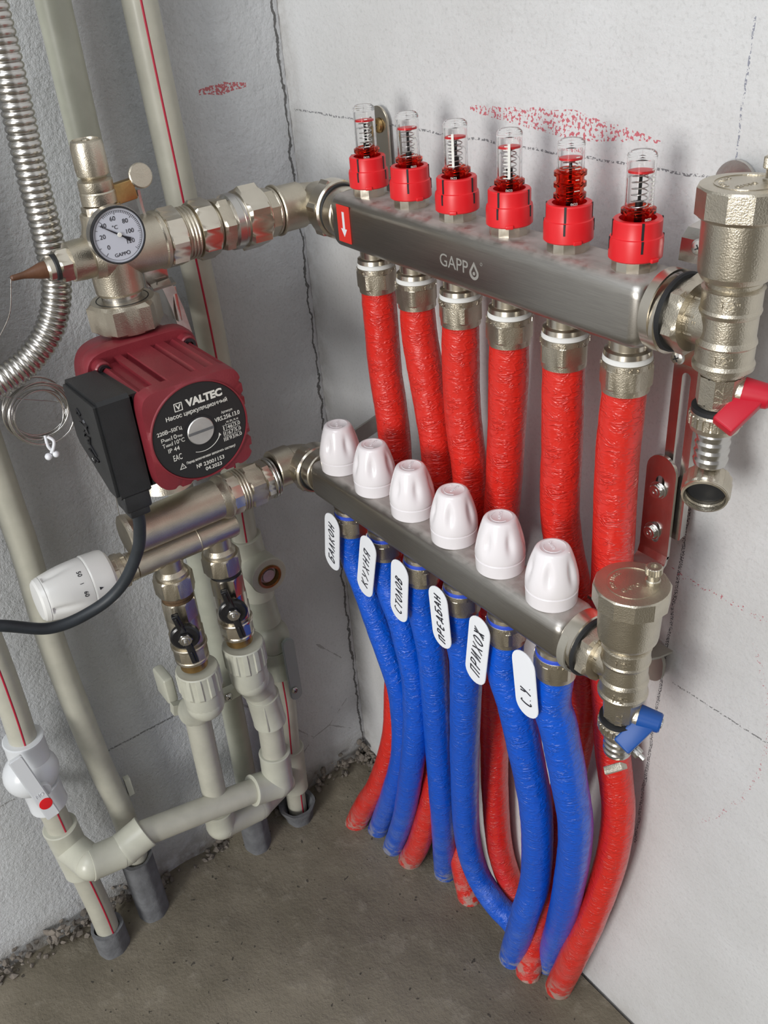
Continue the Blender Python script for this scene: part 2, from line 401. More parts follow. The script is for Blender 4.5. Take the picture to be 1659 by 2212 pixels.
ROOT = {}
def root_of(o):
    while o.parent: o = o.parent
    return o
def thing(name, label, cat, loc=(0, 0, 0), group=None):
    o = bpy.data.objects.new(name, None); C.objects.link(o); o.empty_display_size = .01
    o.location = loc; o['label'] = label; o['category'] = cat
    if group: o['group'] = group
    return o
def put(name, g, mats, parent=None, loc=None, angle=21, label=None):
    me = bpy.data.meshes.new(name); bmesh.ops.recalc_face_normals(g.bm, faces=g.bm.faces); g.bm.to_mesh(me); g.bm.free()
    if not isinstance(mats, (list, tuple)): mats = [mats]
    for k in mats: me.materials.append(M[k])
    off = Vector(root_of(parent).location) if parent else Vector(loc or (0, 0, 0))
    me.transform(Matrix.Translation(-off))
    me.polygons.foreach_set('use_smooth', [True] * len(me.polygons))
    me.set_sharp_from_angle(angle=R(angle))
    o = bpy.data.objects.new(name, me); C.objects.link(o)
    if parent: o.parent = parent
    else: o.location = off
    if label: o['label'] = label
    return o
def tag(o, label, cat, group=None):
    o['label'] = label; o['category'] = cat
    if group: o['group'] = group
    return o
def struct(o): o['kind'] = 'structure'; return o
def copy_tree(o, loc, label, rz=0):
    r = o.copy(); C.objects.link(r); r.location = loc; r['label'] = label; r.rotation_euler[2] = rz
    for ch in list(o.children):
        c = ch.copy(); C.objects.link(c); c.parent = r
        for g2 in list(ch.children):
            d = g2.copy(); C.objects.link(d); d.parent = c
    return r
def text_mesh(body, width=None, height=None, size=1.0, shear=0.0, extr=.00015, align='CENTER', bold=0.0, maxw=None):
    cu = bpy.data.curves.new('lettering', 'FONT'); cu.body = body; cu.size = size; cu.shear = shear; cu.extrude = 0; cu.offset = bold; cu.resolution_u = 3
    o = bpy.data.objects.new('lettering', cu); C.objects.link(o)
    bpy.context.view_layer.update()
    me = bpy.data.meshes.new_from_object(o.evaluated_get(bpy.context.evaluated_depsgraph_get()))
    bpy.data.objects.remove(o); bpy.data.curves.remove(cu)
    xs = [v.co.x for v in me.vertices]; ys = [v.co.y for v in me.vertices]
    w0, h0 = max(xs) - min(xs), max(ys) - min(ys)
    sx = width / w0 if width else None; sy = height / h0 if height else None
    sx = sx or sy or 1; sy = sy or sx
    cx = (max(xs) + min(xs)) / 2; cy = (max(ys) + min(ys)) / 2
    b = bmesh.new(); b.from_mesh(me); bpy.data.meshes.remove(me)
    for v in b.verts: v.co = Vector(((v.co.x - cx) * sx, (v.co.y - cy) * sy, 0))
    r = bmesh.ops.extrude_face_region(b, geom=list(b.faces))
    bmesh.ops.translate(b, vec=(0, 0, extr), verts=[v for v in r['geom'] if isinstance(v, bmesh.types.BMVert)])
    return b
def text(g, m, body, width=None, height=None, mat=0, **kw): g.merge(text_mesh(body, width, height, **kw), m, mat); return g

# ------------------------------------------------------------------ the room
g = G(); g.box(up(-.1, -1.45, .35), .2, 3.1, 2.5); struct(put('wall_left', g, 'wall_l'))
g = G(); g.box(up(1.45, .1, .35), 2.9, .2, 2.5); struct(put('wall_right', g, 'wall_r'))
FZ = -.79
def fh(x, y):
    h = noise.noise(Vector((x * 9, y * 9, 1.3))) * .004 + noise.noise(Vector((x * 30, y * 30, 4.1))) * .0018 + noise.noise(Vector((x * 4, y * 4, 7))) * .004
    h += .012 * math.exp(-((x - .0) / .035) ** 2) * (0.5 + noise.noise(Vector((2, y * 14, 3))))
    h += .006 * math.exp(-((y + .06) / .05) ** 2) * math.exp(-((x - .14) / .1) ** 2)
    return h
g = G()
xs = [i * .009 for i in range(110)] + [1.0 + i * .25 for i in range(9)]; ys = [-.0035 - i * .009 for i in range(110)] + [-1.0 - i * .25 for i in range(9)]
grid = [[g.bm.verts.new((x, y, FZ + fh(x, y) * (1 if x < 1 and y > -1 else 0))) for y in ys] for x in xs]
for i in range(len(xs) - 1):
    for j in range(len(ys) - 1): g.bm.faces.new((grid[i][j], grid[i][j + 1], grid[i + 1][j + 1], grid[i + 1][j]))
be = [e_ for e_ in g.bm.edges if len(e_.link_faces) == 1]
r_ = bmesh.ops.extrude_edge_only(g.bm, edges=be)
for v in [v for v in r_['geom'] if isinstance(v, bmesh.types.BMVert)]: v.co.z = FZ - .05
struct(put('floor', g, 'floor', angle=60))
random.seed(5)
g = G()
def chunk(p, r):
    t = bmesh.new(); bmesh.ops.create_icosphere(t, subdivisions=1, radius=r)
    for v in t.verts: v.co = v.co * random.uniform(.6, 1.25)
    bmesh.ops.scale(t, vec=(random.uniform(.6, 1), 1.2, random.uniform(.6, 1)), verts=t.verts)
    g.merge(t, up(*p) @ Matrix.Rotation(random.uniform(0, 6), 4, 'Z'), 0)
for i in range(420):
    y = random.uniform(-.62, -.005); k = .25 if -.35 < y < -.15 else 1
    if random.random() > k + .25: continue
    chunk((random.uniform(0, .016), y, FZ + random.uniform(.0, .034) * k + .002), random.uniform(.0015, .0055))
for i in range(60): chunk((random.uniform(0, .05), random.uniform(-.012, 0), FZ + random.uniform(.004, .02)), random.uniform(.002, .006))
o = put('mortar_rubble', g, 'rubble', angle=20); tag(o, 'crumbled grey mortar along the foot of the left wall', 'rubble'); o['kind'] = 'stuff'

# ------------------------------------------------------------------ manifolds
ORD = ['first', 'second', 'third', 'fourth', 'fifth', 'sixth']
XU, YU, ZU = .1879, -.050, 0.0
XL, YL, ZL = .1738, -.0929, -.2257
XL = .1744
ZL = -.2225
NO = .0065                                  # the outlets sit a little off the cap centres
BH = .040; BD = .040
SU, SL = -.0103, .0144                      # both bars hang a hair out of level
def zu(x): return ZU + SU * (x - XU)
def zl(x): return ZL + SL * (x - XL)
def tilt(t, slope, x0):
    for ch in t.children_recursive:
        for v in ch.data.vertices: v.co.z += slope * (v.co.x + t.location.x - x0)
def bar(name, label, x0, x1, y, ztop, n_x, BH=.040, BD=.040):
    t = thing(name, label, 'manifold', ((x0 + x1) / 2, y, ztop - BH))
    g = G()
    # lengthwise body with softly domed ends
    sec = rrect(BD, BH, .0085, 6); rows = []
    for x, k in ((x0, .70), (x0 + .0015, .84), (x0 + .004, .94), (x0 + .008, 1), (x1 - .008, 1), (x1 - .004, .94), (x1 - .0015, .84), (x1, .70)):
        rows.append([g.bm.verts.new((x, y + a * k, ztop - BH / 2 + b * k)) for a, b in sec])
    for a, b in zip(rows, rows[1:]):
        for k in range(len(sec)): g.bm.faces.new((a[k], a[(k + 1) % len(sec)], b[(k + 1) % len(sec)], b[k]))
    g.bm.faces.new(rows[0][::-1]); g.bm.faces.new(rows[-1])
    put('bar', g, 'bar', t, angle=40)
    for nm, xa, xb in (('left_collar', x0 - .011, x0 + .001), ('right_collar', x1 - .001, x1 + .0105)):
        g = G(); m = frame((0, y, ztop - BH / 2), (1, 0, 0)); rc = .0195 if nm[0] == 'l' else .0208; g.rings([(xa, rc - .001), (xa + .001, rc), (xb - .001, rc), (xb, rc - .001)], m)
        put('collar', g, 'nickel_shiny', t)
    for i in range(6):
        g = G(); g.cyl(up(n_x + .05 * i, y), .0115, ztop - BH - .009, ztop - BH + .002); put('outlet_stub', g, 'nickel_shiny', t)
    return t
um = bar('supply_manifold', 'upper brushed steel manifold bar carrying the red flow meters', .158, .4600, YU, ZU, XU)
lm = bar('return_manifold', 'lower brushed steel manifold bar carrying the white caps', .145, .4510, YL, ZL, XL + NO, .034, .036)
tilt(lm, SL, XL)
# sticker and etched name on the upper bar front
yf = YU - BD / 2
fm = lambda x, z, y=yf: frame((x, y - .0001, z), (0, -1, 0), (1, 0, 0))
g = G(); g.plate(fm(.1795, -.0195), rrect(.0165, .0275, .0004), .0003); st = put('arrow_sticker', g, 'sticker_red', um)
g = G(); g.plate(frame((.1795, yf - .0004, -.0195), (0, -1, 0), (1, 0, 0)), [(-.0014, .009), (.0014, .009), (.0014, -.0035), (.0038, -.0035), (0, -.0095), (-.0038, -.0035), (-.0014, -.0035)], .0002)
put('arrow', g, 'sticker_white', st)
g = G(); text(g, fm(.3065, -.0215), 'GAPP', .0285, .0085, extr=.00012)
g.plate(fm(.3265, -.0222), [(0, .0058), (.0042, -.0005)] + circle(0, -.0015, .0045, 14, -.1, -pi + .1) + [(-.0042, -.0005)], .00012,
        holes=[[(0, .0030), (.0024, -.0008)] + circle(0, -.0015, .0026, 8, -.15, -pi + .15) + [(-.0024, -.0008)]])
g.plate(fm(.3265, -.0222), circle(0, -.0018, .0012, 10), .00012)
g.tube_ring(fm(.3335, -.0165), .0008, .0011, 0, .00012, 14)
put('etched_name', g, 'print_grey', um)
tilt(um, SU, XU)

# ------------------------------------------------------------------ flow meters
def flow_meter(idx, rings_n, sc, lab, angle):
    x, y, z = XU + .05 * idx, YU, zu(XU + .05 * idx)
    t = thing('flow_meter', lab, 'flow meter', (x, y, z), 'flow meters on the supply manifold')
    rot = Matrix.Rotation(angle, 4, 'Z'); m = up(x, y, z) @ Matrix.Diagonal((1, 1, 1.06, 1)) @ rot
    g = G(); g.nut(m, .0122, -.0005, .0062, 12, ch=.0005); put('base_nut', g, 'nickel_shiny', t)
    g = G()
    def slot(r, w_=.05):
        def f(th):
            q = (th % (pi / 3)); q = min(q, pi / 3 - q)
            return r - (.0022 if q < w_ else 0)
        return f
    lowr, upr = slot(.0146, 0), slot(.0133)
    def scal(th): return .0146
    seg = 72
    g.rings([(.0055, .0138), (.0062, .0146), (.0150, scal), (.0168, .0142), (.0172, .0135), (.0178, .0133), (.0248, .0133), (.0256, .0127), (.0256, .0100), (.0215, .0096)], m, seg)
    g.box(m @ Matrix.Rotation(-.75, 4, 'Z') @ up(.0148, 0, .0066), .0020, .0050, .0022, .0006)
    put('collar_nut', g, 'red_plastic', t)
    g = G()
    for k in range(4):
        mm = m @ Matrix.Rotation(pi / 2 * k + .3, 4, 'Z')
        g.box(mm @ up(.01325, 0, .0212), .0006, .0013, .0088); g.box(mm @ up(.0145, 0, .0138), .0006, .0012, .0062)
    put('slot', g, 'rubber', t)
    # translucent red base
    rr = [(.0210, .0078), (.0265, .0078)]
    for k in range(rings_n):
        zb = .0275 + k * .0058
        rr += [(zb, .0079), (zb + .0006, .0093), (zb + .0028, .0093), (zb + .0034, .0079)]
    ztop = rr[-1][0] + .0006; rr.append((ztop, .0078)); rr += [(ztop, .0060), (.0210, .0060)]
    g = G(); g.rings(rr, m, 40, caps=False); a, b = None, None
    put('red_base', g, 'clear_red', t)
    # clear tube: outer and inner skin closed into a dome
    g = G()
    outer = [(ztop - .001, .0077), (.0530, .0077), (.0556, .0078), (.0566, .0074), (.0577, .0060), (.0581, .0002)]
    inner = [(.0546, .0002), (.0540, .0062), (.0530, .0066), (ztop - .001, .0066)]
    g.rings(outer + inner, m, 40, caps=False)
    # close the dome
    put('sight_tube', g, 'clear', t)
    g = G(); g.lathe([(.0066, .0478), (.0066, .0490), (.0030, .0492)], m, 24); put('red_disc', g, 'red_plastic', t)
    g = G(); g.cyl(m, .0009, .0215, .0478, 0, 12); g.cyl(m, .0021, .0230, .0340 if sc == 0 else .0370, .0004, 16); put('plunger', g, 'black_shiny', t)
    g = G(); N = 7
    pts = [m @ Vector((.0042 * cos(2 * pi * N * k / 140), .0042 * sin(2 * pi * N * k / 140), .026 + .0215 * k / 140)) for k in range(141)]
    g.tube(pts, .00035, 6); put('spring', g, 'spring', t)
    # printed scale on the tube
    g = G()
    ms = m @ Matrix.Rotation(-pi * .25, 4, 'Z')
    if sc == 1: g.box(ms @ up(.00785, 0, .0415), .0003, .0016, .019)
    for k in range(10):
        w_ = .0034 if k % 2 == 0 else .0022
        g.box(ms @ Matrix.Rotation(-.22 if sc else .2, 4, 'Z') @ up(.00785, 0, .0325 + k * .0019), .0002, w_, .0005)
    text(g, frame(ms @ Vector((.0079, 0, .0258)), ms.to_3x3() @ Vector((1, 0, 0)), ms.to_3x3() @ Vector((0, 1, 0))), '0623', .0040, .0014, extr=.0002)
    put('printed_scale', g, 'print_white', t)
    return t
FML = ['flow meter nearest the room corner, one clear red ring', 'second flow meter from the room corner, spring clearly visible',
       'third flow meter from the room corner, bold white scale', 'fourth flow meter from the room corner, just right of the etched name',
       'fifth flow meter from the room corner, with three stacked red rings', 'last flow meter, next to the tall upper air vent']
fms = {}
for i in range(6):
    flow_meter(i, (1, 1, 1, 1, 3, 1)[i], (0, 0, 1, 1, 0, 0)[i], FML[i], (.1, .5, -.15, .0, .3, .62)[i])

# ------------------------------------------------------------------ compression fittings
def fitting(x, y, z, lab, name, grp, ring):
    t = thing(name, lab, 'pipe fitting', (x, y, z), grp)
    m = up(x, y, z)
    s = 1.0 if ring is None else .98
    g = G(); g.lathe([(.0118, .0015), (.0138, .0005), (.0142, -.0025), (.0125, -.0030)], m @ Matrix.Scale(1, 4), 40); put('shoulder_ring', g, 'nickel_shiny', t)
    g = G(); g.rings([(-.002, .0126), (-.0035, .0144), (-.0062, .0146), (-.0062, .0139)], m, 48); put('seal_ring', g, ring or 'seal_white', t)
    f = poly_r(6, .0142, 1.10)
    e0 = .0255 * s
    g = G(); g.rings([(-.0055, .0142), (-.0060, .0150), (-.0095, .0151), (-.0100, f), (-e0 + .0045, f), (-e0 + .0032, .0143), (-e0, .0142), (-e0, .0120)], m @ Matrix.Rotation(.35, 4, 'Z'), 48)
    nut = put('union_nut', g, 'nickel', t)
    g = G()
    for k, ch in enumerate('16x2 EK 3/4 16x2 EK 3/4'):
        if ch == ' ': continue
        a = 2 * pi * k / 23; p = Vector((.0153 * cos(a), .0153 * sin(a), -.0078)); nn = Vector((cos(a), sin(a), 0)); tx = Vector((-sin(a), cos(a), 0))
        text(g, frame(m @ p, nn, tx), ch, None, .0022, extr=.0003)
    put('stamped_lettering', g, 'nickel_shiny', nut)
    return t
f0 = fitting(XU, YU, -.0480, 'nickel nut above the red pipe nearest the room corner', 'compression_fitting', 'nickel fittings under the supply manifold', None)
for i in range(1, 6): copy_tree(f0, (XU + .05 * i, YU, zu(XU + .05 * i) - .0480), 'nickel nut above the %s red pipe counted from the room corner' % ORD[i] if i < 5 else 'nickel nut above the last red pipe, beside the bracket', .35 * i)
f1 = fitting(XL + NO, YL, ZL - .0375, '', 'compression_fitting', 'nickel fittings under the return manifold', 'blue_ring')
TAGL = ['handwritten tag nearest the room corner', 'second handwritten tag from the corner', 'third handwritten tag from the corner', 'fourth handwritten tag, the narrow slanted one', 'fifth handwritten tag from the corner', 'last tag with two initials']
TAGT = ['БАЛКОН', 'КУХНЯ', 'СТОЛОВ', 'ПРЕДБАН', 'ПРИХОЖ', 'С.У.']
for i in range(1, 6): copy_tree(f1, (XL + NO + .05 * i, YL, zl(XL + .05 * i) - .0375), ('nickel nut with blue ring beside the %s' % TAGL[i]), .4 * i)
f1['label'] = 'nickel nut with blue ring beside the %s' % TAGL[0]

# ------------------------------------------------------------------ white caps
def cap():
    x, y, z = XL, YL, ZL
    t = thing('valve_cap', '', 'valve cap', (x, y, z), 'white caps on the return manifold')
    m = up(x, y, z) @ Matrix.Diagonal((1, 1, .93, 1))
    g = G()
    base = [(0, .0166), (.0006, .0172), (.0108, .0176), (.0114, .0169), (.0123, .0169), (.0129, .0177), (.0150, .0178), (.0200, .0175), (.0250, .0168), (.0300, .0157), (.0350, .0144), (.0390, .0131), (.0420, .0120), (.0436, .0111), (.0444, .0100), (.0446, .0085), (.0442, .0080)]
    rs = []
    for zz, r in base:
        if .015 < zz < .043:
            k = math.exp(-((zz - .029) / .0075) ** 2) * .0022
            def f(th, r=r, k=k):
                q = (th % (pi / 3)); q = min(q, pi / 3 - q); return r - k * math.exp(-(q / .17) ** 2)
            rs.append((zz, f))
        else: rs.append((zz, r))
    dense = []
    for (z0, a), (z1, b) in zip(rs, rs[1:]):
        dense.append((z0, a))
        if .014 < z0 < .042:
            zc = (z0 + z1) / 2; ra = (base[[q[0] for q in base].index(z0)][1] + base[[q[0] for q in base].index(z1)][1]) / 2
            k = math.exp(-((zc - .029) / .0075) ** 2) * .0022
            def f(th, r=ra, k=k):
                q = (th % (pi / 3)); q = min(q, pi / 3 - q); return r - k * math.exp(-(q / .17) ** 2)
            dense.append((zc, f))
    dense.append(rs[-1])
    g.rings(dense, m, 96); c = put('knob', g, 'white', t, angle=40)
    g = G(); text(g, m @ up(0, .0018, .0442) @ Matrix.Rotation(pi / 2, 4, 'Z'), 'GAPPO', .0085, .0021, extr=.0003)
    pts = [m @ Vector((.0062 * cos(a), .0062 * sin(a), .0443)) for a in [pi * .75 + k * pi / 16 for k in range(17)]]
    g.tube(pts, .00025, 6)
    put('embossed_mark', g, 'white', c)
    return t
c0 = cap(); c0['label'] = 'white cap nearest the room corner on the lower bar'
angs = [.9, .35, .65, .2, .75, 1.15]
c0.rotation_euler[2] = angs[0]
for i in range(1, 6):
    copy_tree(c0, (XL + .05 * i, YL, zl(XL + .05 * i)), ('white cap %s from the room corner on the lower bar' % ORD[i]) if i < 5 else 'white cap nearest the lower air vent', angs[i])

# ------------------------------------------------------------------ foam hoses
HR = {
 'r1': [(0.1879, -0.0500, -0.0680), (0.1885, -0.0500, -0.1000), (0.1910, -0.0510, -0.1410), (0.1980, -0.0520, -0.2170), (0.1923, -0.0542, -0.3778), (0.1798, -0.0599, -0.5002), (0.1717, -0.0638, -0.5721), (0.1392, -0.0672, -0.6684), (0.1064, -0.0725, -0.7365), (0.0796, -0.0773, -0.7980)],
 'r2': [(0.2379, -0.0500, -0.0680), (0.2390, -0.0500, -0.1000), (0.2450, -0.0500, -0.1320), (0.2530, -0.0490, -0.2160), (0.2341, -0.0480, -0.3839), (0.2181, -0.0501, -0.4829), (0.2165, -0.0516, -0.5457), (0.2231, -0.0526, -0.6057), (0.2115, -0.0549, -0.6673), (0.1927, -0.0578, -0.7365), (0.1661, -0.0581, -0.7998)],
 'r3': [(0.2879, -0.0500, -0.0680), (0.2865, -0.0500, -0.1000), (0.2860, -0.0490, -0.1490), (0.2890, -0.0460, -0.2280), (0.2654, -0.0413, -0.3666), (0.2428, -0.0360, -0.5357), (0.2314, -0.0288, -0.6775), (0.2417, -0.0329, -0.7403), (0.2555, -0.0344, -0.7991)],
 'r4': [(0.3379, -0.0500, -0.0680), (0.3360, -0.0490, -0.1000), (0.3320, -0.0470, -0.1410), (0.3220, -0.0430, -0.2180), (0.3020, -0.0360, -0.3210), (0.2930, -0.0290, -0.4380), (0.2911, -0.0261, -0.5119), (0.2882, -0.0232, -0.5947), (0.2917, -0.0198, -0.6795), (0.3049, -0.0160, -0.7280), (0.3269, -0.0139, -0.7696), (0.3485, -0.0124, -0.8056)],
 'r5': [(0.3879, -0.0500, -0.0680), (0.3880, -0.0500, -0.1000), (0.3880, -0.0490, -0.1340), (0.3860, -0.0450, -0.2030), (0.3990, -0.0360, -0.2820), (0.4050, -0.0320, -0.3490), (0.3972, -0.0312, -0.4377), (0.3850, -0.0310, -0.5139), (0.3769, -0.0298, -0.5840), (0.3677, -0.0273, -0.6653), (0.3616, -0.0356, -0.7327), (0.3620, -0.0460, -0.7980)],
 'r6': [(0.4379, -0.0500, -0.0680), (0.4365, -0.0500, -0.1000), (0.4350, -0.0490, -0.1290), (0.4340, -0.0450, -0.2140), (0.4310, -0.0400, -0.2880), (0.4340, -0.0370, -0.3330), (0.4380, -0.0340, -0.3890), (0.4480, -0.0320, -0.4561), (0.4449, -0.0309, -0.5292), (0.4299, -0.0321, -0.6249), (0.4108, -0.0344, -0.7185), (0.3920, -0.0313, -0.7980)]}
HB = {
 'b1': [(0.1738, -0.0930, -0.2880), (0.1780, -0.0930, -0.3120), (0.1930, -0.0910, -0.3520), (0.2149, -0.0879, -0.4151), (0.2206, -0.0827, -0.4655), (0.2025, -0.0743, -0.5604), (0.1678, -0.0703, -0.6586), (0.1065, -0.0615, -0.7980)],
 'b2': [(0.2238, -0.0930, -0.2880), (0.2301, -0.0930, -0.3119), (0.2469, -0.0919, -0.3541), (0.2532, -0.0885, -0.4099), (0.2476, -0.0857, -0.4615), (0.2332, -0.0825, -0.5331), (0.1873, -0.0709, -0.6811), (0.1390, -0.0620, -0.8001)],
 'b3': [(0.2738, -0.0930, -0.2880), (0.2769, -0.0920, -0.3121), (0.2811, -0.0881, -0.3618), (0.2759, -0.0827, -0.4279), (0.2624, -0.0728, -0.5137), (0.2459, -0.0600, -0.6318), (0.2097, -0.0345, -0.7987)],
 'b4': [(0.3238, -0.0930, -0.2880), (0.3270, -0.0920, -0.3120), (0.3280, -0.0890, -0.3440), (0.3180, -0.0830, -0.4070), (0.2990, -0.0710, -0.5121), (0.2818, -0.0568, -0.6344), (0.2845, -0.0465, -0.7040), (0.3083, -0.0419, -0.7334), (0.3308, -0.0356, -0.7506), (0.3496, -0.0306, -0.7980)],
 'b5': [(0.3738, -0.0930, -0.2880), (0.3790, -0.0930, -0.3120), (0.3870, -0.0900, -0.3450), (0.3917, -0.0837, -0.3934), (0.3938, -0.0707, -0.4844), (0.3811, -0.0572, -0.5967), (0.3668, -0.0567, -0.6740), (0.3375, -0.0469, -0.7980)],
 'b6': [(0.4238, -0.0930, -0.2880), (0.4280, -0.0930, -0.3120), (0.4330, -0.0900, -0.3360), (0.4380, -0.0810, -0.3979), (0.4362, -0.0683, -0.4716), (0.4139, -0.0499, -0.5992), (0.3855, -0.0310, -0.7205), (0.3588, -0.0184, -0.8175)]}
def hose(name, pts, r, mat, label, grp, seed):
    g = G()
    def ro(L, th):
        return .00035 * noise.noise(Vector((cos(th) * 2 + seed, sin(th) * 2, L * 45))) + .00022 * noise.noise(Vector((cos(th) * 5, sin(th) * 5 + seed, L * 160)))
    g.tube(pts, lambda L, u: r * (1 - .09 * math.exp(-L / .010)), 36, 0, smooth=22, roff=ro)
    o = put(name, g, mat, loc=(pts[-1][0], pts[-1][1], FZ), angle=70)
    tag(o, label, 'insulated pipe', grp)
for i in range(6):
    hose('red_insulated_pipe', HR['r%d' % (i + 1)], .0138, 'foam_red', ['red foam covered pipe nearest the room corner', 'second red foam covered pipe from the room corner', 'third red foam covered pipe from the room corner',
        'fourth red foam covered pipe, bending right just above the floor', 'fifth red foam covered pipe, passing behind the last blue one', 'last red foam covered pipe, nearest the steel bracket'][i], 'red insulated pipes', i * 3.1)
for i in range(6):
    hb = HB['b%d' % (i + 1)]; hb[0] = (XL + NO + .05 * i, YL, zl(XL + .05 * i) - .060)
    hose('blue_insulated_pipe', hb, (.0128, .0128, .0132, .0136, .0142, .0142)[i], 'foam_blue', ['blue foam covered pipe nearest the room corner', 'second blue foam covered pipe from the room corner', 'third blue foam covered pipe from the room corner', 'fourth blue foam covered pipe, sweeping right just above the floor', 'fifth blue foam covered pipe from the room corner', 'last blue foam covered pipe, beside the tag with two initials'][i], 'blue insulated pipes', 30 + i * 2.7)

# ------------------------------------------------------------------ hand written tags
PEN = {'Б': [((.95, 1), (.1, .98)), ((.2, 1), (.05, 0)), ((.12, .55), (.6, .6), (.75, .3), (.5, .02), (.05, 0))], 'А': [((0, 0), (.25, .5), (.5, 1)), ((.5, 1), (.7, .5), (.85, 0)), ((.2, .38), (.75, .38))],
       'Л': [((0, 0), (.2, .3), (.4, 1)), ((.4, 1), (.75, 0))], 'К': [((.1, 1), (.05, 0)), ((.75, 1), (.1, .48)), ((.12, .5), (.5, .3), (.8, 0))], 'О': [((.45, 1), (.1, .75), (.05, .3), (.35, .02), (.7, .3), (.7, .8), (.45, 1))],
       'Н': [((.1, 1), (.05, 0)), ((.75, 1), (.7, 0)), ((.08, .5), (.72, .55))], 'У': [((.05, 1), (.2, .6), (.4, .5)), ((.75, 1), (.5, .5), (.1, 0))], 'Х': [((.05, 1), (.4, .5), (.75, 0)), ((.8, 1), (.4, .5), (0, 0))],
       'Я': [((.7, 1), (.65, 0)), ((.7, 1), (.25, .95), (.15, .7), (.35, .5), (.68, .5)), ((.4, .48), (.05, 0))], 'С': [((.7, .9), (.35, 1), (.05, .6), (.1, .15), (.4, 0), (.7, .1))], 'Т': [((.05, .98), (.8, 1)), ((.45, 1), (.35, 0))],
       'В': [((.15, 1), (.05, 0)), ((.15, 1), (.6, .9), (.5, .6), (.12, .52)), ((.12, .52), (.65, .45), (.6, .1), (.05, 0))], 'П': [((.15, .95), (.05, 0)), ((.12, .95), (.8, 1)), ((.75, 1), (.65, 0))], 'Р': [((.15, 1), (.05, 0)), ((.15, 1), (.65, .95), (.6, .55), (.1, .45))],
       'Е': [((.7, 1), (.15, .95), (.05, 0), (.6, .02)), ((.1, .5), (.55, .52))], 'Д': [((.2, .12), (.45, 1), (.7, .12)), ((.02, -.1), (.05, .12), (.85, .12), (.85, -.1))], 'И': [((.1, 1), (.05, 0)), ((.05, 0), (.7, 1)), ((.7, 1), (.65, 0))],
       'Ж': [((.4, 1), (.35, 0)), ((.0, 1), (.38, .5)), ((.38, .5), (.0, 0)), ((.8, 1), (.38, .5)), ((.38, .5), (.75, 0))], '.': [((.2, .0), (.26, .04))]}
TP = [((.1809, -.2604), (.1694, -.3235)), ((.2365, -.257), (.2198, -.324)), ((.2785, -.2582), (.2702, -.3219)), ((.3248, -.257), (.3288, -.3140)), ((.3745, -.2573), (.3657, -.3242)), ((.4173, -.2599), (.4238, -.3170))]
for i, ((xa, za), (xb, zb)) in enumerate(TP):
    c = Vector(((xa + xb) / 2, -.1115, (za + zb) / 2)); L = math.hypot(xa - xb, za - zb)
    upv = Vector((xa - xb, 0, za - zb)).normalized()
    xv = upv.cross(Vector((0, -1, 0)))                  # local x so that (x, up, -y) is right handed
    m = Matrix((xv, upv, Vector((0, -1, 0)))).transposed().to_4x4(); m.translation = c
    g = G(); g.plate(m, stadium(.0225, L, 12), .0012, bev=.0003); o = put('name_tag', g, 'tag', loc=c)
    tag(o, ['white oval tag nearest the room corner, six handwritten letters', 'second white oval tag from the corner, five handwritten letters', 'third white oval tag from the corner, six small handwritten letters', 'fourth white oval tag from the corner, seven tight handwritten letters', 'fifth white oval tag from the corner, leaning right with large letters', 'last white oval tag, with only two handwritten initials'][i], 'tag', 'hand written tags on the blue pipes')
    g = G(); n = len(TAGT[i])
    mt = m @ up(0, (-.001, -.002, -.004, -.001, -.001, -.008)[i], .0012) @ Matrix.Rotation(pi / 2, 4, 'Z')
    W_, H_ = (.046, .045, .040, .046, .049, .020)[i], (.0085, .0088, .0086, .0075, .0105, .0100)[i]
    cw = W_ / n; random.seed(40 + i)
    for k, ch in enumerate(TAGT[i]):
        ox = -W_ / 2 + cw * (k + .12); oy = -H_ / 2 + random.uniform(-.0006, .0006)
        for st_ in PEN.get(ch, ()):
            q = [mt @ Vector((ox + (a + .30 * b) * cw * .78, oy + b * H_, .0001)) for a, b in st_]
            g.tube(q, .00052, 6, smooth=5)
    put('handwriting', g, 'ink', o)

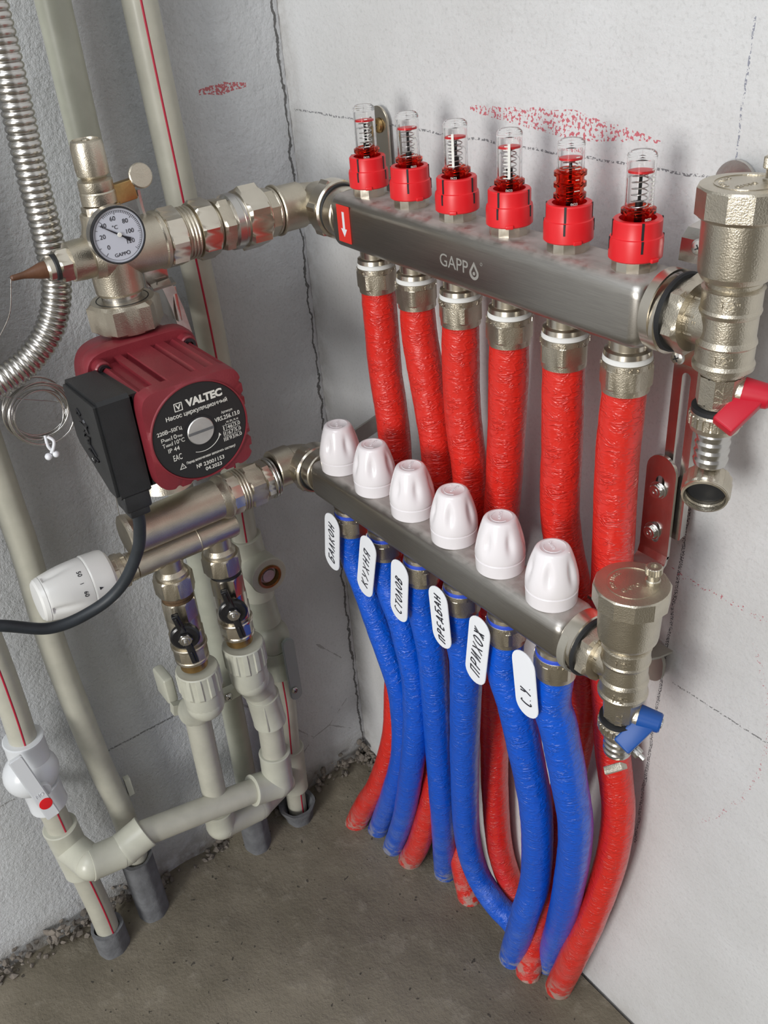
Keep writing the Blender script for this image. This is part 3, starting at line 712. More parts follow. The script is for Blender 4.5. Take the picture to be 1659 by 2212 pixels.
# ------------------------------------------------------------------ right end assemblies
def end_set(x, y, z, xbar, upper):
    wh = 'upper' if upper else 'lower'
    bn = 'upper' if upper else 'lower'
    sc_ = 1.0 if upper else .93
    m = up(x, y, z) @ Matrix.Diagonal((1, 1, sc_, 1))
    # tee
    t = thing('end_tee', 'nickel tee screwed to the right end of the %s bar' % bn, 'pipe fitting', (x, y, z - .02))
    mx = frame((0, y, z - .02 * sc_), (1, 0, 0), (0, 0, 1))
    g = G(); g.cyl(mx, .0218, xbar, xbar + .0032, .001); put('rubber_ring', g, 'rubber', t)
    g = G(); g.nut(mx, .0186, xbar + .0028, xbar + .0125, 6, ch=.002, rot=.25); put('hex_nut', g, 'nickel', t)
    g = G(); g.cyl(mx, .0135, xbar + .012, x)
    g.nut(mx, .0128, xbar + .0125, x - .012, 8, ch=.0005)
    g.lathe([(.0130, -.0425), (.0158, -.0420), (.0160, -.0395), (.0150, -.0375), (.0150, -.0290), (.0156, -.0280), (.0152, -.0265), (.0145, -.0250), (.0145, -.0130), (.0152, -.0120), (.0156, -.0105), (.0150, -.0090), (.0150, .0005), (.0156, .0012), (.0140, .0022)], m)
    tb = put('tee_body', g, 'nickel', t)
    g = G()
    vdir = Vector((.55, -.84, 0)).normalized(); tx = Vector((.84, .55, 0))
    text(g, frame(Vector((x, y, z - .0045)) + vdir * .0152, vdir, tx), '1/2"', .009, .004, extr=.0006)
    text(g, frame(Vector((x, y, z - .0335)) + vdir * .0152, vdir, tx), '1/2"', .009, .004, extr=.0006)
    text(g, frame((xbar + .0175, y - .0130, z - .02), (0, -1, 0), (1, 0, 0)), '1"', .005, .006, extr=.0006)
    put('cast_lettering', g, 'nickel', tb)
    # air vent
    t = thing('air_vent', 'nickel automatic air vent standing on the %s end tee' % wh, 'air vent', (x, y, z))
    g = G(); g.lathe([(.0120, -.0005), (.0135, .0005), (.0140, .0045), (.0165, .0060), (.0182, .0090), (.0186, .0120), (.0192, .0380), (.0185, .0395)], m, 64); put('vent_body', g, 'nickel', t)
    g = G(); f = poly_r(12, .0222)
    g.rings([(.0352, .0195), (.0362, .0212), (.0375, f), (.0500, f), (.0510, lambda a: min(f(a), .0222) - .0004), (.0512, .0205)], m, 48)
    g.tube_ring(m, .0150, .0154, .0511, .0516)
    vc = put('vent_cap', g, 'nickel', t)
    g = G()
    if upper: sd = Vector((.46, .89, 0)) * .0125
    else: sd = Vector((.50, .86, 0)) * .0125
    ms = m @ up(sd.x, sd.y, .0510); g.cyl(ms, .0045, -.001, .0015); g.cyl(ms, .0034, 0, .008)
    g.rings([(.0055, lambda a: .0044 + .0003 * sin(a * 20)), (.0062, lambda a: .0048 + .0003 * sin(a * 20)), (.0105, lambda a: .0048 + .0003 * sin(a * 20)), (.0110, .0042), (.0110, .0022), (.0098, .0020)], ms, 80)
    put('vent_screw', g, 'nickel', vc)
    g = G(); lr = Vector((.593, .802, 0)).normalized(); mm = frame(m @ Vector((0, 0, .0511)), (0, 0, 1), lr) @ Matrix.Rotation(.45, 4, 'Z')
    text(g, mm @ up(-.0035, -.003, 0), 'GAPPO', .013, .0032, extr=.0004)
    for k, ch in enumerate('MAX.110°C'):
        a = pi * .95 - k * .17; text(g, mm @ up(.0118 * cos(a), .0118 * sin(a), 0) @ Matrix.Rotation(a - pi / 2, 4, 'Z'), ch, None, .0024, extr=.0004)
    put('raised_lettering', g, 'nickel', vc)
    # drain valve
    t = thing('drain_valve', ('nickel drain valve with crimson lever below the upper end tee' if upper else 'nickel drain valve with blue lever below the lower end tee'), 'valve', (x, y, z - .076))
    g = G(); g.lathe([(.0110, -.041), (.0125, -.0425), (.0125, -.0450), (.0108, -.0460), (.0108, -.0640), (.0095, -.0650)], m)
    g.nut(m, .0112, -.0470, -.0615, 8, ch=.0006)
    hd = Vector((.80, .42, -.10)).normalized()
    lz = .054 if upper else .0555
    mh = frame(Vector((x, y, z - lz)), hd, (0, 0, 1)); g.cyl(mh, .0075, .004, .0145)
    vb = put('valve_body', g, 'nickel', t)
    g = G(); text(g, frame(Vector((x, y, z - .0545)) + vdir * .0112, vdir, (0, 0, 1)), '1/2', .0085, .0045, extr=.0006); put('cast_lettering', g, 'nickel', vb)
    g = G(); g.lathe([(.0105, -.0645), (.0135, -.0650), (.0135, -.0675), (.0105, -.0680)], m); put('rubber_ring', g, 'rubber', t)
    g = G(); kn = lambda a, r=.0135: r + .0009 * (1 if sin(a * 24) > -.4 else 0)
    g.rings([(-.0665, .0120), (-.0672, .0132), (-.0690, .0136), (-.0695, kn), (-.0750, kn), (-.0756, .0137), (-.0785, .0128), (-.0785, .0095)], m, 192); put('hose_nut', g, 'nickel', t)
    g = G(); pr = [(.0095, -.077)]
    for k in range(4): zb = -.0800 - k * .0052; pr += [(.0091, zb), (.0097, zb - .0014), (.0096, zb - .0024), (.0090, zb - .0048)]
    pr += [(.0085, -.1010)]
    g.lathe(pr, m, 40); put('hose_barb', g, 'chrome', t)
    # butterfly lever
    lev = 'red_handle' if upper else 'blue_handle'
    g = G(); g.rings([(.011, .0068), (.0118, .0078), (.0250, .0066), (.0262, .0058)], mh, 32)
    hp = Vector((x, y, z - lz)) + hd * .0185
    bd = Vector((-.12, -.72, -.44)).normalized()
    mb = frame(hp + bd * .0125, bd, hd)      # local x along the hub
    g.box(mb, .0130, .0080, .0260, .0014, 0, 3)
    lv = put('lever', g, lev, t)
    g = G(); g.cyl(mh, .0032, .0255, .0272, .0006, 20); put('lever_screw', g, 'chrome', lv)
    if upper:
        cc = Vector((x + .002, y - .003, z - .1165)); ax = Vector((.50, -.84, -.31)).normalized(); mc = frame(cc, ax)
        t2 = thing('blanking_cap', 'knurled nickel blanking cap hanging under the upper drain valve', 'cap', cc)
        g = G(); kn2 = lambda a: .0132 + .0004 * (1 if sin(a * 14) > 0 else 0)
        g.rings([(-.0095, .0110), (-.0085, .0126), (-.0075, kn2), (.0030, kn2), (.0042, .0128), (.0060, .0126), (.0063, .0116), (.0040, .0110), (.0030, .0116), (.0018, .0110), (.0008, .0116), (-.0020, .0112)], mc, 96); put('cap_shell', g, 'nickel', t2)
        for k in range(3):
            pass
        g = G(); g.cyl(mc, .0113, -.0030, -.0008, .0002); put('rubber_seal', g, 'rubber', t2)
        g = G(); g.tube_ring(mc, .0124, .0129, .0025, .0031); g.tube_ring(mc, .0124, .0129, .0045, .0051); put('thread', g, 'nickel_shiny', t2)
        g = G(); g.strip([(x - .002, y + .011, z - .079), (x, y + .012, z - .095), (x, y + .004, z - .108)], .004, .0008, (1, 0, 0)); put('retaining_strap', g, 'rubber', t2)
    else:
        cc = Vector((x + .004, y - .006, z - .101))
        g = G(); mc = frame(cc, (.75, -.45, -.45)); g.box(mc @ up(0, 0, .001), .013, .010, .0035, .0006); g.plate(mc @ up(0, .004, .003), [(-.006, 0), (.006, 0), (.0075, .003), (-.005, .004)], .002)
        o = put('strap_stub', g, 'nickel', loc=cc); tag(o, 'bent metal end piece at the tip of the lower hose barb', 'clip')
        bl = Vector((x + .009, y + .006, z - .089)); g = G(); mm = frame(bl, (.8, .1, -.4)); g.cyl(mm, .0055, -.003, .0, .0004, 24); g.nut(mm, .0032, 0, .005, 6, 1, .0004); g.cyl(mm, .0018, .004, .009, .0003, 16, 1)
        o = put('clamp_screw', g, ['rubber', 'chrome'], loc=bl); tag(o, 'small clamp screw beside the lower hose barb', 'screw')
end_set(.501, YU, ZU, .4702, True)
end_set(.489, YL, -.2180, .4611, False)

# ------------------------------------------------------------------ brackets
def screwhead(m, r, parent, name='bolt'):
    g = G(); g.cyl(m, r * 1.35, 0, r * .25, r * .08, 28); g.nut(m, r * .95, r * .2, r * .9, 6, ch=r * .15)
    g.tube_ring(m, r * .28, r * .5, r * .9, r * 1.0, 18); return put(name, g, 'chrome', parent)
def panhead(m, r, parent, name='screw', mat='chrome'):
    g = G(); g.lathe([(r, 0), (r, r * .15), (r * .85, r * .4), (r * .5, r * .55), (.0001, r * .6)], m, 28)
    for a in (0, pi / 2): g.box(m @ Matrix.Rotation(a + .5, 4, 'Z') @ up(0, 0, r * .56), r * .9, r * .16, r * .12, 0, 1)
    return put(name, g, [mat, 'rubber'], parent)
t = thing('mounting_bracket', 'right zinc plated bracket holding both bars to the back wall', 'bracket', (.455, -.004, -.29))
g = G()
g.strip([(.463, -.0035, .036), (.463, -.0035, .022), (.463, -.012, .018), (.463, -.026, .016), (.463, -.030, .012), (.463, -.031, .000)], .020, .0022, (1, 0, 0))
g.plate(frame((.463, -.0024, .036), (0, -1, 0), (1, 0, 0)), circle(0, 0, .0125, 16, 0, pi), .0022)
put('wall_lug', g, 'steel_plate', t)
g = G()
g.plate(frame((.4570, -.0170, -.1200), (0, -1, 0), (1, 0, 0)), rrect(.0185, .134, .002), .0020, holes=[[(a_ + .0005, b_ + .014) for a_, b_ in stadium(.0062, .072, 8)]])
g.box(up(.4655, -.0160, -.1200), .0014, .0050, .130, .0003); g.box(up(.4670, -.0080, -.0600), .006, .014, .010, .0006)
put('channel_rail', g, 'steel_plate', t)
g = G()
slot = lambda cz: [(a * .8, b + cz) for a, b in stadium(.0085, .016, 8)]
mp = frame((.4500, -.0215, -.168), (0, -1, 0), (1, 0, 0))
g.plate(mp, [(x_, y_) for x_, y_ in circle(0, .029, .0115, 10, 0, pi)] + [(-.0115, -.034), (.0115, -.034)], .0022, holes=[slot(.018), slot(-.017)])
put('slotted_plate', g, 'steel_plate', t)
g = G(); g.strip([(.4500, -.0226, -.200), (.4500, -.0245, -.206), (.4500, -.034, -.2125), (.4480, -.062, -.2245), (.4470, -.070, -.2235)], .023, .0022, (1, 0, 0)); put('lower_arm', g, 'steel_plate', t)
g = G()
mx = frame((0, YU, ZU - .02), (1, 0, 0)); g.tube_ring(mx, .0207, .0220, .4605, .4665)
g.strip([(.464, -.030, .001), (.464, -.028, .008), (.464, -.026, .016)], .014, .0018, (1, 0, 0)); g.strip([(.464, -.030, -.041), (.464, -.026, -.052), (.464, -.024, -.062)], .014, .0018, (1, 0, 0))
put('upper_clamp', g, 'nickel_shiny', t)
g = G()
mx = frame((0, YL, -.2375), (1, 0, 0)); g.tube_ring(mx, .0207, .0220, .4512, .4575)
g.strip([(.4545, -.072, -.262), (.455, -.050, -.278), (.456, -.020, -.290), (.457, -.006, -.292)], .012, .0018, (1, 0, 0))
g.plate(frame((.4480, -.0085, -.309), (0, -1, 0), (1, 0, 0)), stadium(.024, .032, 12), .003)
put('lower_clamp', g, 'dull_zinc', t)
panhead(frame((.4655, -.0315, .0095), (.3, -1, 0)), .0046, t); panhead(frame((.4600, -.0325, -.0550), (.1, -1, 0)), .0044, t)
screwhead(frame((.4495, -.0238, -.1525), (0, -1, 0)), .0045, t); screwhead(frame((.4480, -.0238, -.1850), (0, -1, 0)), .0045, t)

t = thing('mounting_bracket', 'left zinc plated bracket behind the flow meter nearest the corner', 'bracket', (.138, -.004, -.20))
g = G(); g.plate(frame((.1425, -.004, .020), (0, -1, 0), (1, 0, 0)), [(a, b) for a, b in circle(0, .018, .0125, 12, 0, pi)] + [(-.0125, -.022), (.0125, -.022)], .0022, bev=.0004)
g.strip([(.1425, -.0055, -.002), (.1425, -.020, -.010), (.1425, -.030, -.012)], .022, .0022, (1, 0, 0))
put('wall_lug', g, 'nickel_shiny', t)
g = G(); g.box(up(.138, -.0065, -.12), .014, .003, .20, .0004); put('rail', g, 'steel_plate', t)
g = G(); g.strip([(.130, -.010, -.2180), (.130, -.022, -.2215), (.134, -.050, -.2250), (.137, -.075, -.2300)], .016, .0022, (0, 0, 1)); put('lower_arm', g, 'steel_plate', t)
panhead(frame((.1440, -.0065, .0365), (0, -1, 0)), .0056, t, mat='brass')

# ------------------------------------------------------------------ pump group along the left wall
PX, PY = .104, -.2245; ZA = -.0185; ZB = -.2490
Yx = lambda y0, z=ZA, x=PX: frame((x, 0, z), (0, 1, 0), (1, 0, 0))
my = Yx(0)
def ring_y(g, a, b, r, my=my, mat=0, c=.0008): return g.cyl(my, r, a, b, c, 48, mat)
# elbow unions at the left ends of the bars
def elbow_union(zc, ybar, xbar, lab, ys):
    t = thing('elbow_union', lab, 'pipe fitting', (PX, ybar, zc))
    mx = frame((0, ybar, zc), (1, 0, 0)); m2 = frame((PX, 0, zc), (0, 1, 0), (1, 0, 0))
    g = G(); g.lathe([(.0160, xbar - .0305), (.0200, xbar - .0290), (.0225, xbar - .0250), (.0225, xbar - .0130), (.0212, xbar - .0115), (.0185, xbar - .0115)], mx, 48)
    g.nut(mx, .0208, xbar - .0270, xbar - .0145, 6, rot=.3); put('union_nut', g, 'nickel_shiny', t)
    g = G(); g.cyl(mx, .0200, xbar - .0130, xbar - .0102); put('rubber_ring', g, 'rubber', t)
    g = G(); g.lathe([(.0165, PX + .006), (.0172, PX + .008), (.0172, xbar - .028)], mx)
    # bend
    arc = [Vector((PX + .012 - .012 * cos(a), ybar - .012 + .012 * sin(a) * 1.0, zc)) for a in [k * pi / 16 for k in range(9)]]
    g.tube([Vector((PX, ybar - .020, zc))] + arc + [Vector((PX + .020, ybar, zc))], .0162, 32)
    g.cyl(m2, .0180, ys, ybar - .012, .001)
    put('elbow_body', g, 'nickel', t)
    return t
elbow_union(ZA, YU, .158, 'nickel elbow union joining the upper bar to the pump group', -.0840)
elbow_union(ZB + .0060, YL, .145, 'nickel elbow union joining the lower bar to the mixing block', -.1240)

t = thing('union_coupling', 'nickel union coupling between the upper elbow and the pump tee', 'pipe fitting', (PX, -.13, ZA))
g = G(); ring_y(g, -.0865, -.0835, .0200); ring_y(g, -.0900, -.0868, .0185); g.nut(my, .0178, -.0985, -.0890, 8); put('reducer_nut', g, 'nickel', t)
g = G(); g.nut(my, .0222, -.1190, -.1000, 6, ch=.002, rot=.1); ring_y(g, -.1010, -.0975, .0205); put('hex_nut', g, 'nickel_shiny', t)
g = G(); ring_y(g, -.1260, -.1185, .0205); g.lathe([(.0185, -.1300), (.0212, -.1285), (.0215, -.1230), (.0195, -.1210)], my); put('shiny_ring', g, 'chrome', t)
g = G(); g.nut(my, .0185, -.1400, -.1290, 6, ch=.002, rot=.4); ring_y(g, -.1440, -.1395, .0165); put('hex_body', g, 'nickel', t)
g = G(); g.nut(my, .0210, -.1590, -.1440, 8, ch=.002, rot=.2); ring_y(g, -.1455, -.1425, .0190); put('hex_nut', g, 'nickel_shiny', t)
g = G()
for k in range(4): ring_y(g, -.1705 + .0028 * k, -.1683 + .0028 * k, .0198)
ring_y(g, -.1710, -.1590, .0188); put('threaded_neck', g, 'nickel', t)
g = G(); g.nut(my, .0208, -.1850, -.1710, 8, ch=.001, rot=.4); put('hex_collar', g, 'nickel_shiny', t)

t = thing('pump_tee', 'nickel tee above the red pump carrying the dial thermometer', 'pipe fitting', (PX, PY, -.048))
g = G(); ring_y(g, -.1900, -.1845, .0215, c=.0015); g.lathe([(.0205, -.1880), (.0200, -.200), (.0195, -.2245), (.0190, -.236), (.0160, -.2415)], my)
mz = up(PX, PY)
g.lathe([(.0172, -.048), (.0180, -.046), (.0182, -.030), (.0198, -.0185), (.0175, -.002), (.0160, .003), (.0160, .0095), (.0150, .0105)], mz)
g.lathe([(.0105, -.258), (.0138, -.2565), (.0145, -.2480), (.0140, -.2380)], my)
put('tee_body', g, 'nickel', t)
g = G(); g.cyl(mz, .0150, -.0535, -.0475); put('polished_neck', g, 'chrome', t)

t = thing('air_vent', 'small nickel air vent on top of the pump tee', 'air vent', (PX, PY, .0100))
g = G(); g.nut(mz, .0128, .0100, .0155, 8, ch=.0006); put('hex_base', g, 'nickel_shiny', t)
g = G(); g.lathe([(.0105, .0155), (.0125, .0165), (.0125, .0240), (.0118, .0250), (.0122, .0262), (.0122, .0320), (.0080, .0345)], mz); put('vent_body', g, 'nickel', t)
g = G(); g.lathe([(.0085, .0340), (.0112, .0360), (.0116, .0400), (.0114, .0540), (.0104, .0580), (.0090, .0590), (.0086, .0575)], mz); g.cyl(mz, .0030, .0560, .0590, .0003, 6); put('vent_cap', g, 'nickel', t)
g = G(); mm = frame((PX, PY + .014, .020), (0, 1, .1)); g.box(mm @ up(0, 0, .002), .007, .014, .022, .001); put('side_nozzle', g, 'brass', t)
g = G(); mm = frame((PX + .002, PY + .0330, .0290), (1, 0, .25)); g.cyl(mm, .0088, -.0015, .0015, .0008, 32); put('side_disc', g, 'nickel', t)
g = G(); g.strip([(PX, PY + .029, .020), (PX - .002, PY + .030, .008), (PX - .002, PY + .031, -.002)], .006, .002, (1, 0, 0)); put('side_lever', g, 'chrome', t)

t = thing('sensor_socket', 'nickel socket with brown pointed boot left of the thermometer', 'sensor', (PX, -.27, ZA - .001))
m3 = frame((PX, 0, ZA - .001), (0, 1, 0), (1, 0, 0)) @ Matrix.Rotation(0, 4, 'X')
g = G(); g.nut(m3, .0110, -.2660, -.2560, 6, ch=.0015, rot=.3); put('hex_nut', g, 'nickel_shiny', t)
g = G(); g.lathe([(.0085, -.2690), (.0092, -.2680), (.0092, -.2655)], m3); put('rubber_ring', g, 'rubber', t)
g = G(); g.lathe([(.0072, -.2740), (.0085, -.2725), (.0085, -.2685)], m3); put('end_ring', g, 'nickel_shiny', t)
g = G(); g.lathe([(.0014, -.2985), (.0020, -.2975), (.0024, -.2900), (.0036, -.2845), (.0056, -.2780), (.0062, -.2735)], m3 @ up(0, 0, 0)); put('pointed_boot', g, 'copper', t)

# thermometer
GC = Vector((.1425, -.2295, .0013))
t = thing('dial_thermometer', 'round dial thermometer with needle near 40 on the pump tee', 'thermometer', GC)
mg = frame((0, GC.y, GC.z), (1, 0, 0), (0, 1, 0))
g = G(); g.lathe([(.0050, .122), (.0050, .1305), (.0160, .1310), (.0192, .1325), (.0196, .1370), (.0196, .1415), (.0190, .1425), (.0183, .1425), (.0182, .1412)], mg, 64); put('case', g, 'black_shiny', t, label='dark rim and case')
g = G(); g.tube_ring(mg, .0193, .0199, .1340, .1405, 64); put('rim', g, 'chrome', t)
g = G(); g.cyl(mg, .0184, .1400, .1413, 0, 64); dl = put('dial', g, 'dial', t)
g = G(); DZ = .1414
def dial(u, v): return frame((DZ, GC.y + u, GC.z + v), (1, 0, 0), (0, 1, 0))
for s_, u, v in (('0', -.0088, -.0062), ('20', -.0113, .0014), ('40', -.0092, .0084), ('60', -.0018, .0118), ('80', .0066, .0086), ('100', .0086, .0014), ('120', .0076, -.0052)):
    text(g, dial(u, v), s_, None, .0030, extr=.0001)
text(g, dial(-.0014, .0059), '°C', None, .0028, extr=.0001); text(g, dial(-.0016, -.0127), 'GAPP', .0085, .0024, extr=.0001)
g.tube_ring(dial(.0042, -.0125), .0010, .0014, 0, .0001, 16)
for k in range(61):
    a = R(225) - R(270) * k / 60
    if 22 < k < 60 or k % 5 == 0:
        L = .0024 if k % 10 == 0 else .0014
        g.box(dial(0, 0) @ Matrix.Rotation(a, 4, 'Z') @ up(.0165 - L / 2, 0, 0), L, .00022, .0002)
g.tube_ring(dial(0, 0), .0166, .01675, 0, .0001, 64)
put('printed_scale', g, 'ink', dl)
g = G(); nm = dial(.0005, .0005) @ Matrix.Rotation(math.atan2(.0085, -.0125), 4, 'Z')
g.plate(nm @ up(0, 0, .0003), [(0, -.0006), (.0155, -.0001), (.0155, .0001), (0, .0006), (-.0030, .0005), (-.0085, .0015), (-.0085, -.0015), (-.0030, -.0005)], .0003)
put('needle', g, 'ink', t)
g = G(); g.cyl(nm, .0016, .0003, .0012, .0002, 20); put('hub', g, 'print_white', t)

# big union nuts
t = thing('pump_union_nut', 'large nickel hexagon nut joining the tee to the pump top', 'nut', (PX, PY, -.0790))
g = G(); f = poly_r(6, .0242)
g.rings([(-.0530, .0150), (-.0534, .0235), (-.0560, f), (-.0735, f), (-.0750, .0242), (-.0750, .018)], mz @ Matrix.Rotation(.9, 4, 'Z'), 48); put('hex_nut', g, 'nickel', t)
g = G(); g.tube_ring(mz, .0190, .0197, -.0534, -.0530); put('gasket_line', g, 'rubber', t)

# ------------------------------------------------------------------ circulation pump
t = thing('circulation_pump', 'red circulation pump with black round nameplate and side box', 'pump', (PX, PY, -.195))
PC = Vector((0, -.2285, -.1225))
g = G()
g.lathe([(.0150, -.082), (.0150, -.0755), (.0145, -.0740)], mz); g.lathe([(.0240, -.100), (.0180, -.088), (.0150, -.080)], mz); g.lathe([(.0150, -.172), (.0210, -.155), (.0150, -.19)], mz)
mp = frame((0, PC.y, PC.z), (1, 0, 0), (0, 1, 0))
sqr = lambda a, n=4.0: (lambda th: a / (abs(cos(th)) ** n + abs(sin(th)) ** n) ** (1 / n))
g.rings([(.074, .020), (.078, sqr(.036)), (.090, sqr(.0415)), (.108, sqr(.043)), (.116, sqr(.0435))], mp, 96)
g.rings([(.116, sqr(.0445, 6)), (.118, sqr(.0455, 6)), (.130, sqr(.0455, 6)), (.132, sqr(.0445, 6))], mp, 96)
put('volute', g, 'pump_red', t, angle=50)
# ribbed motor housing: outline with grooves
def outline(a, grooves, depth, nper=96, n=7):
    def f(th):
        r = sqr(a, n)(th)
        y_, z_ = r * cos(th), r * sin(th)
        for side, c, hw in grooves:
            q = (y_ if side in ('top', 'bot') else z_)
            ok = (side == 'top' and z_ > .55 * a) or (side == 'bot' and z_ < -.55 * a) or (side == 'rt' and y_ > .55 * a) or (side == 'lt' and y_ < -.55 * a)
            if ok and abs(q - c) < hw:
                k = depth * min(1, (hw - abs(q - c)) / .0012)
                r = r - k
        return r
    return f
gt = [('top', -.0275, .0050), ('top', -.0140, .0024), ('top', .0090, .0022), ('top', .0215, .0030), ('top', .0315, .0020)]
gr = [('rt', .026, .0022), ('rt', .0155, .0022), ('rt', .005, .0022), ('rt', -.006, .0022), ('rt', -.017, .0022), ('rt', -.028, .0025), ('bot', .024, .0025), ('bot', .012, .0025), ('bot', 0, .0025), ('bot', -.012, .0025), ('bot', -.024, .0025)]
fa = outline(.0385, gt + gr, .0050); fb = outline(.0385, gr, .0026); fc = outline(.0380, gr, .0022)
SEG = 360
g = G(); g.rings([(.131, fa), (.196, fa), (.2005, fb), (.2085, fb), (.2125, fc), (.2135, .0376), (.2145, .0370), (.2145, .0362), (.2125, .0358)], mp, SEG)
put('motor_housing', g, 'pump_red', t, angle=35)
g = G(); g.cyl(mp, .0359, .2095, .2138, .0002, 96)
npl = put('nameplate', g, 'plate_black', t)
g = G(); NX = .2139
def npm(u, v): return frame((NX, PC.y + u / 1000, PC.z + v / 1000), (1, 0, 0), (0, 1, 0))
def tx(s_, u, v, w_, h_, b=0.0, **k): text(g, npm(u, v), s_, w_ / 1000, h_ / 1000, extr=.00012, bold=b, **k)
tx('VALTEC', 7.2, 23.4, 28, 6.0, .05)
g.plate(npm(-12.5, 22.8), rrect(.0062, .0062, .0004), .00012, holes=[rrect(.0050, .0050, .0003)])
tx('V', -12.5, 22.8, 4.2, 3.8, .03)
tx('Насос циркуляционный', 0.5, 16.2, 47, 4.2, .015)
tx('220В~50Гц', -22.3, 7.5, 18.5, 3.6, .01); tx('Р', -28.5, 2.4, 2.2, 3.0); tx('макс', -24.8, 1.9, 4.5, 1.6); tx('10', -20, 2.5, 4.0, 3.2); tx('бар', -15.6, 1.9, 3.6, 2.0)
tx('Т', -28.5, -1.8, 2.2, 3.0); tx('макс', -24.8, -2.3, 4.5, 1.6); tx('110°C', -17.6, -1.7, 9.5, 3.2)
tx('IP 44', -22.0, -6.6, 8.5, 3.2); tx('EAC', -20.5, -13.4, 6.5, 4.6)
tx('Артикул:', 22.3, 7.6, 9, 2.4); tx('VRS.256.13.0', 21.8, 3.7, 20, 3.3, .01); tx('W, Вт  H, м', 25.0, -.6, 9.5, 1.8)
for i_, (a_, b_, c_) in enumerate((('I', '46', '3,0'), ('II', '67', '5,0'), ('III', '93', '6,0'))):
    vv = -4.6 - 4.3 * i_
    tx(a_, 17.6, vv, (.7, 1.8, 2.9)[i_], 2.9); tx(b_, 22.6, vv, 4.0, 2.9); tx(c_, 28.4, vv, 4.6, 3.0)
for v_ in (-2.6, -6.8, -11.1): g.box(npm(23.4, v_), .0135, .00015, .0002)
for u_ in (19.7, 25.5): g.box(npm(u_, -8.0), .00015, .0135, .0002)
tx('Перед включением заполнить систему!', 4.5, -20.6, 39, 2.6, .01); tx('№ 23001153', 2.8, -25.8, 22, 3.2, .01); tx('04.2023', 4.6, -30.2, 13, 2.9, .01)
g.plate(npm(-18.2, -21.6), [(-.0026, -.0020), (.0026, -.0020), (0, .0026)], .00012, holes=[[(-.0018, -.0015), (.0018, -.0015), (0, .0018)]])
g.box(npm(-18.2, -21.5), .0003, .0015, .0002)
g.tube([npm(16.0 * cos(a), 16.0 * sin(a)).translation for a in [-2.0 + k * .1 for k in range(15)]], .00022, 6)
g.plate(npm(16.0 * cos(-.55), 16.0 * sin(-.55)) @ Matrix.Rotation(-.5 + .55, 4, 'Z'), [(-.0011, -.0008), (.0011, -.0002), (-.0001, .0020)], .00012)
put('printed_text', g, 'print_white', npl)
g = G(); g.tube_ring(mp, .0104, .0118, .2137, .2142, 48); put('plug_recess', g, 'rubber', npl)
g = G(); g.cyl(mp, .0102, .2120, .2150, .0006, 48); g.box(mp @ up(0, 0, .2150), .0196, .0019, .0007, 0, 1); put('bleed_plug', g, ['screw_alu', 'sleeve'], t)
for (u, v) in ((-.034, .034), (.034, .034), (.034, -.034), (-.034, -.034)):
    mm = frame((.131, PC.y + u, PC.z + v), (1, 0, 0), (0, 1, 0)); g = G(); g.cyl(mm, .0062, -.001, .010, .001, 32, 0); g.tube_ring(mm, .0024, .0046, .010, .0125, 24, 1); put('bolt', g, ['pump_red', 'black_shiny'], t)
# terminal box
g = G()
mb = frame((0, -.2660, 0), (0, -1, 0), (1, 0, 0))   # local x = world x, local y = world z
g.plate(mb, [(.137, -.0900), (.140, -.0865), (.199, -.0845), (.2015, -.0870), (.2015, -.1580), (.199, -.1605), (.186, -.1600), (.141, -.1370), (.137, -.1310)], .0275, bev=.0025)
g.plate(mb @ up(0, 0, -.004), [(.139, -.0885), (.199, -.0865), (.199, -.1580), (.141, -.135)], .006)
bx = put('terminal_box', g, 'black_plastic', t)
g = G(); g.box(up(.192, -.2800, -.1655), .018, .0200, .014, .002); g.box(up(.193, -.2800, -.1740), .014, .0155, .008, .0015); put('cable_gland', g, 'black_plastic', bx)
g = G(); random.seed(9)
pts = []
for k in range(26):
    a = Vector((.166 + random.uniform(-.008, .010) + k * .0003, -.2936, -.103 - k * .0014 + random.uniform(-.004, .004))); pts.append(a)
g.tube(pts, lambda L, u: .0011, 6); put('damaged_patch', g, 'black_shiny', bx, label='torn patch on the box lid')
# cable
g = G(); cp = [(.193, -.2800, -.176), (.190, -.2805, -.192), (.183, -.2850, -.216), (.170, -.3000, -.2475), (.160, -.3230, -.2650), (.155, -.3560, -.2680), (.155, -.3900, -.2470), (.150, -.45, -.215)]
g.tube(cp, .0046, 20, smooth=14); o = put('power_cable', g, 'cable', loc=cp[0]); tag(o, 'thick black power cable looping from the pump box out left', 'cable')

# ------------------------------------------------------------------ mixing block
ml = Yx(0, ZB)
t = thing('mixing_block', 'nickel mixing block lying under the pump with two outlets', 'mixing valve', (PX, -.22, -.31))
g = G(); g.lathe([(.0165, -.2700), (.0185, -.2690), (.0190, -.2660), (.0180, -.2630), (.0180, -.1830), (.0200, -.1790), (.0204, -.1765), (.0195, -.1740), (.0185, -.1735)], ml)
g.lathe([(.0250, -.213), (.0215, -.205), (.0195, -.195)], mz); g.lathe([(.0195, -.2), (.0160, -.190)], mz)
put('main_body', g, 'nickel', t)
x2, z2 = .104, -.2790; m2 = frame((x2, 0, z2), (0, 1, 0), (1, 0, 0))
g = G(); g.lathe([(.0105, -.2690), (.0124, -.2680), (.0124, -.1740), (.0118, -.1715), (.0100, -.1700)], m2, 40); g.cyl(m2, .0128, -.2100, -.2085, .0004)
for yy in (-.2380, -.1900): g.lathe([(.0125, -.2850), (.0120, -.2960), (.0145, -.3000), (.0148, -.3030), (.0120, -.3040)], up(x2, yy))
put('lower_body', g, 'nickel', t)
g = G(); g.nut(ml, .0192, -.1740, -.1640, 12, ch=.0008); put('polished_band', g, 'nickel_shiny', t)
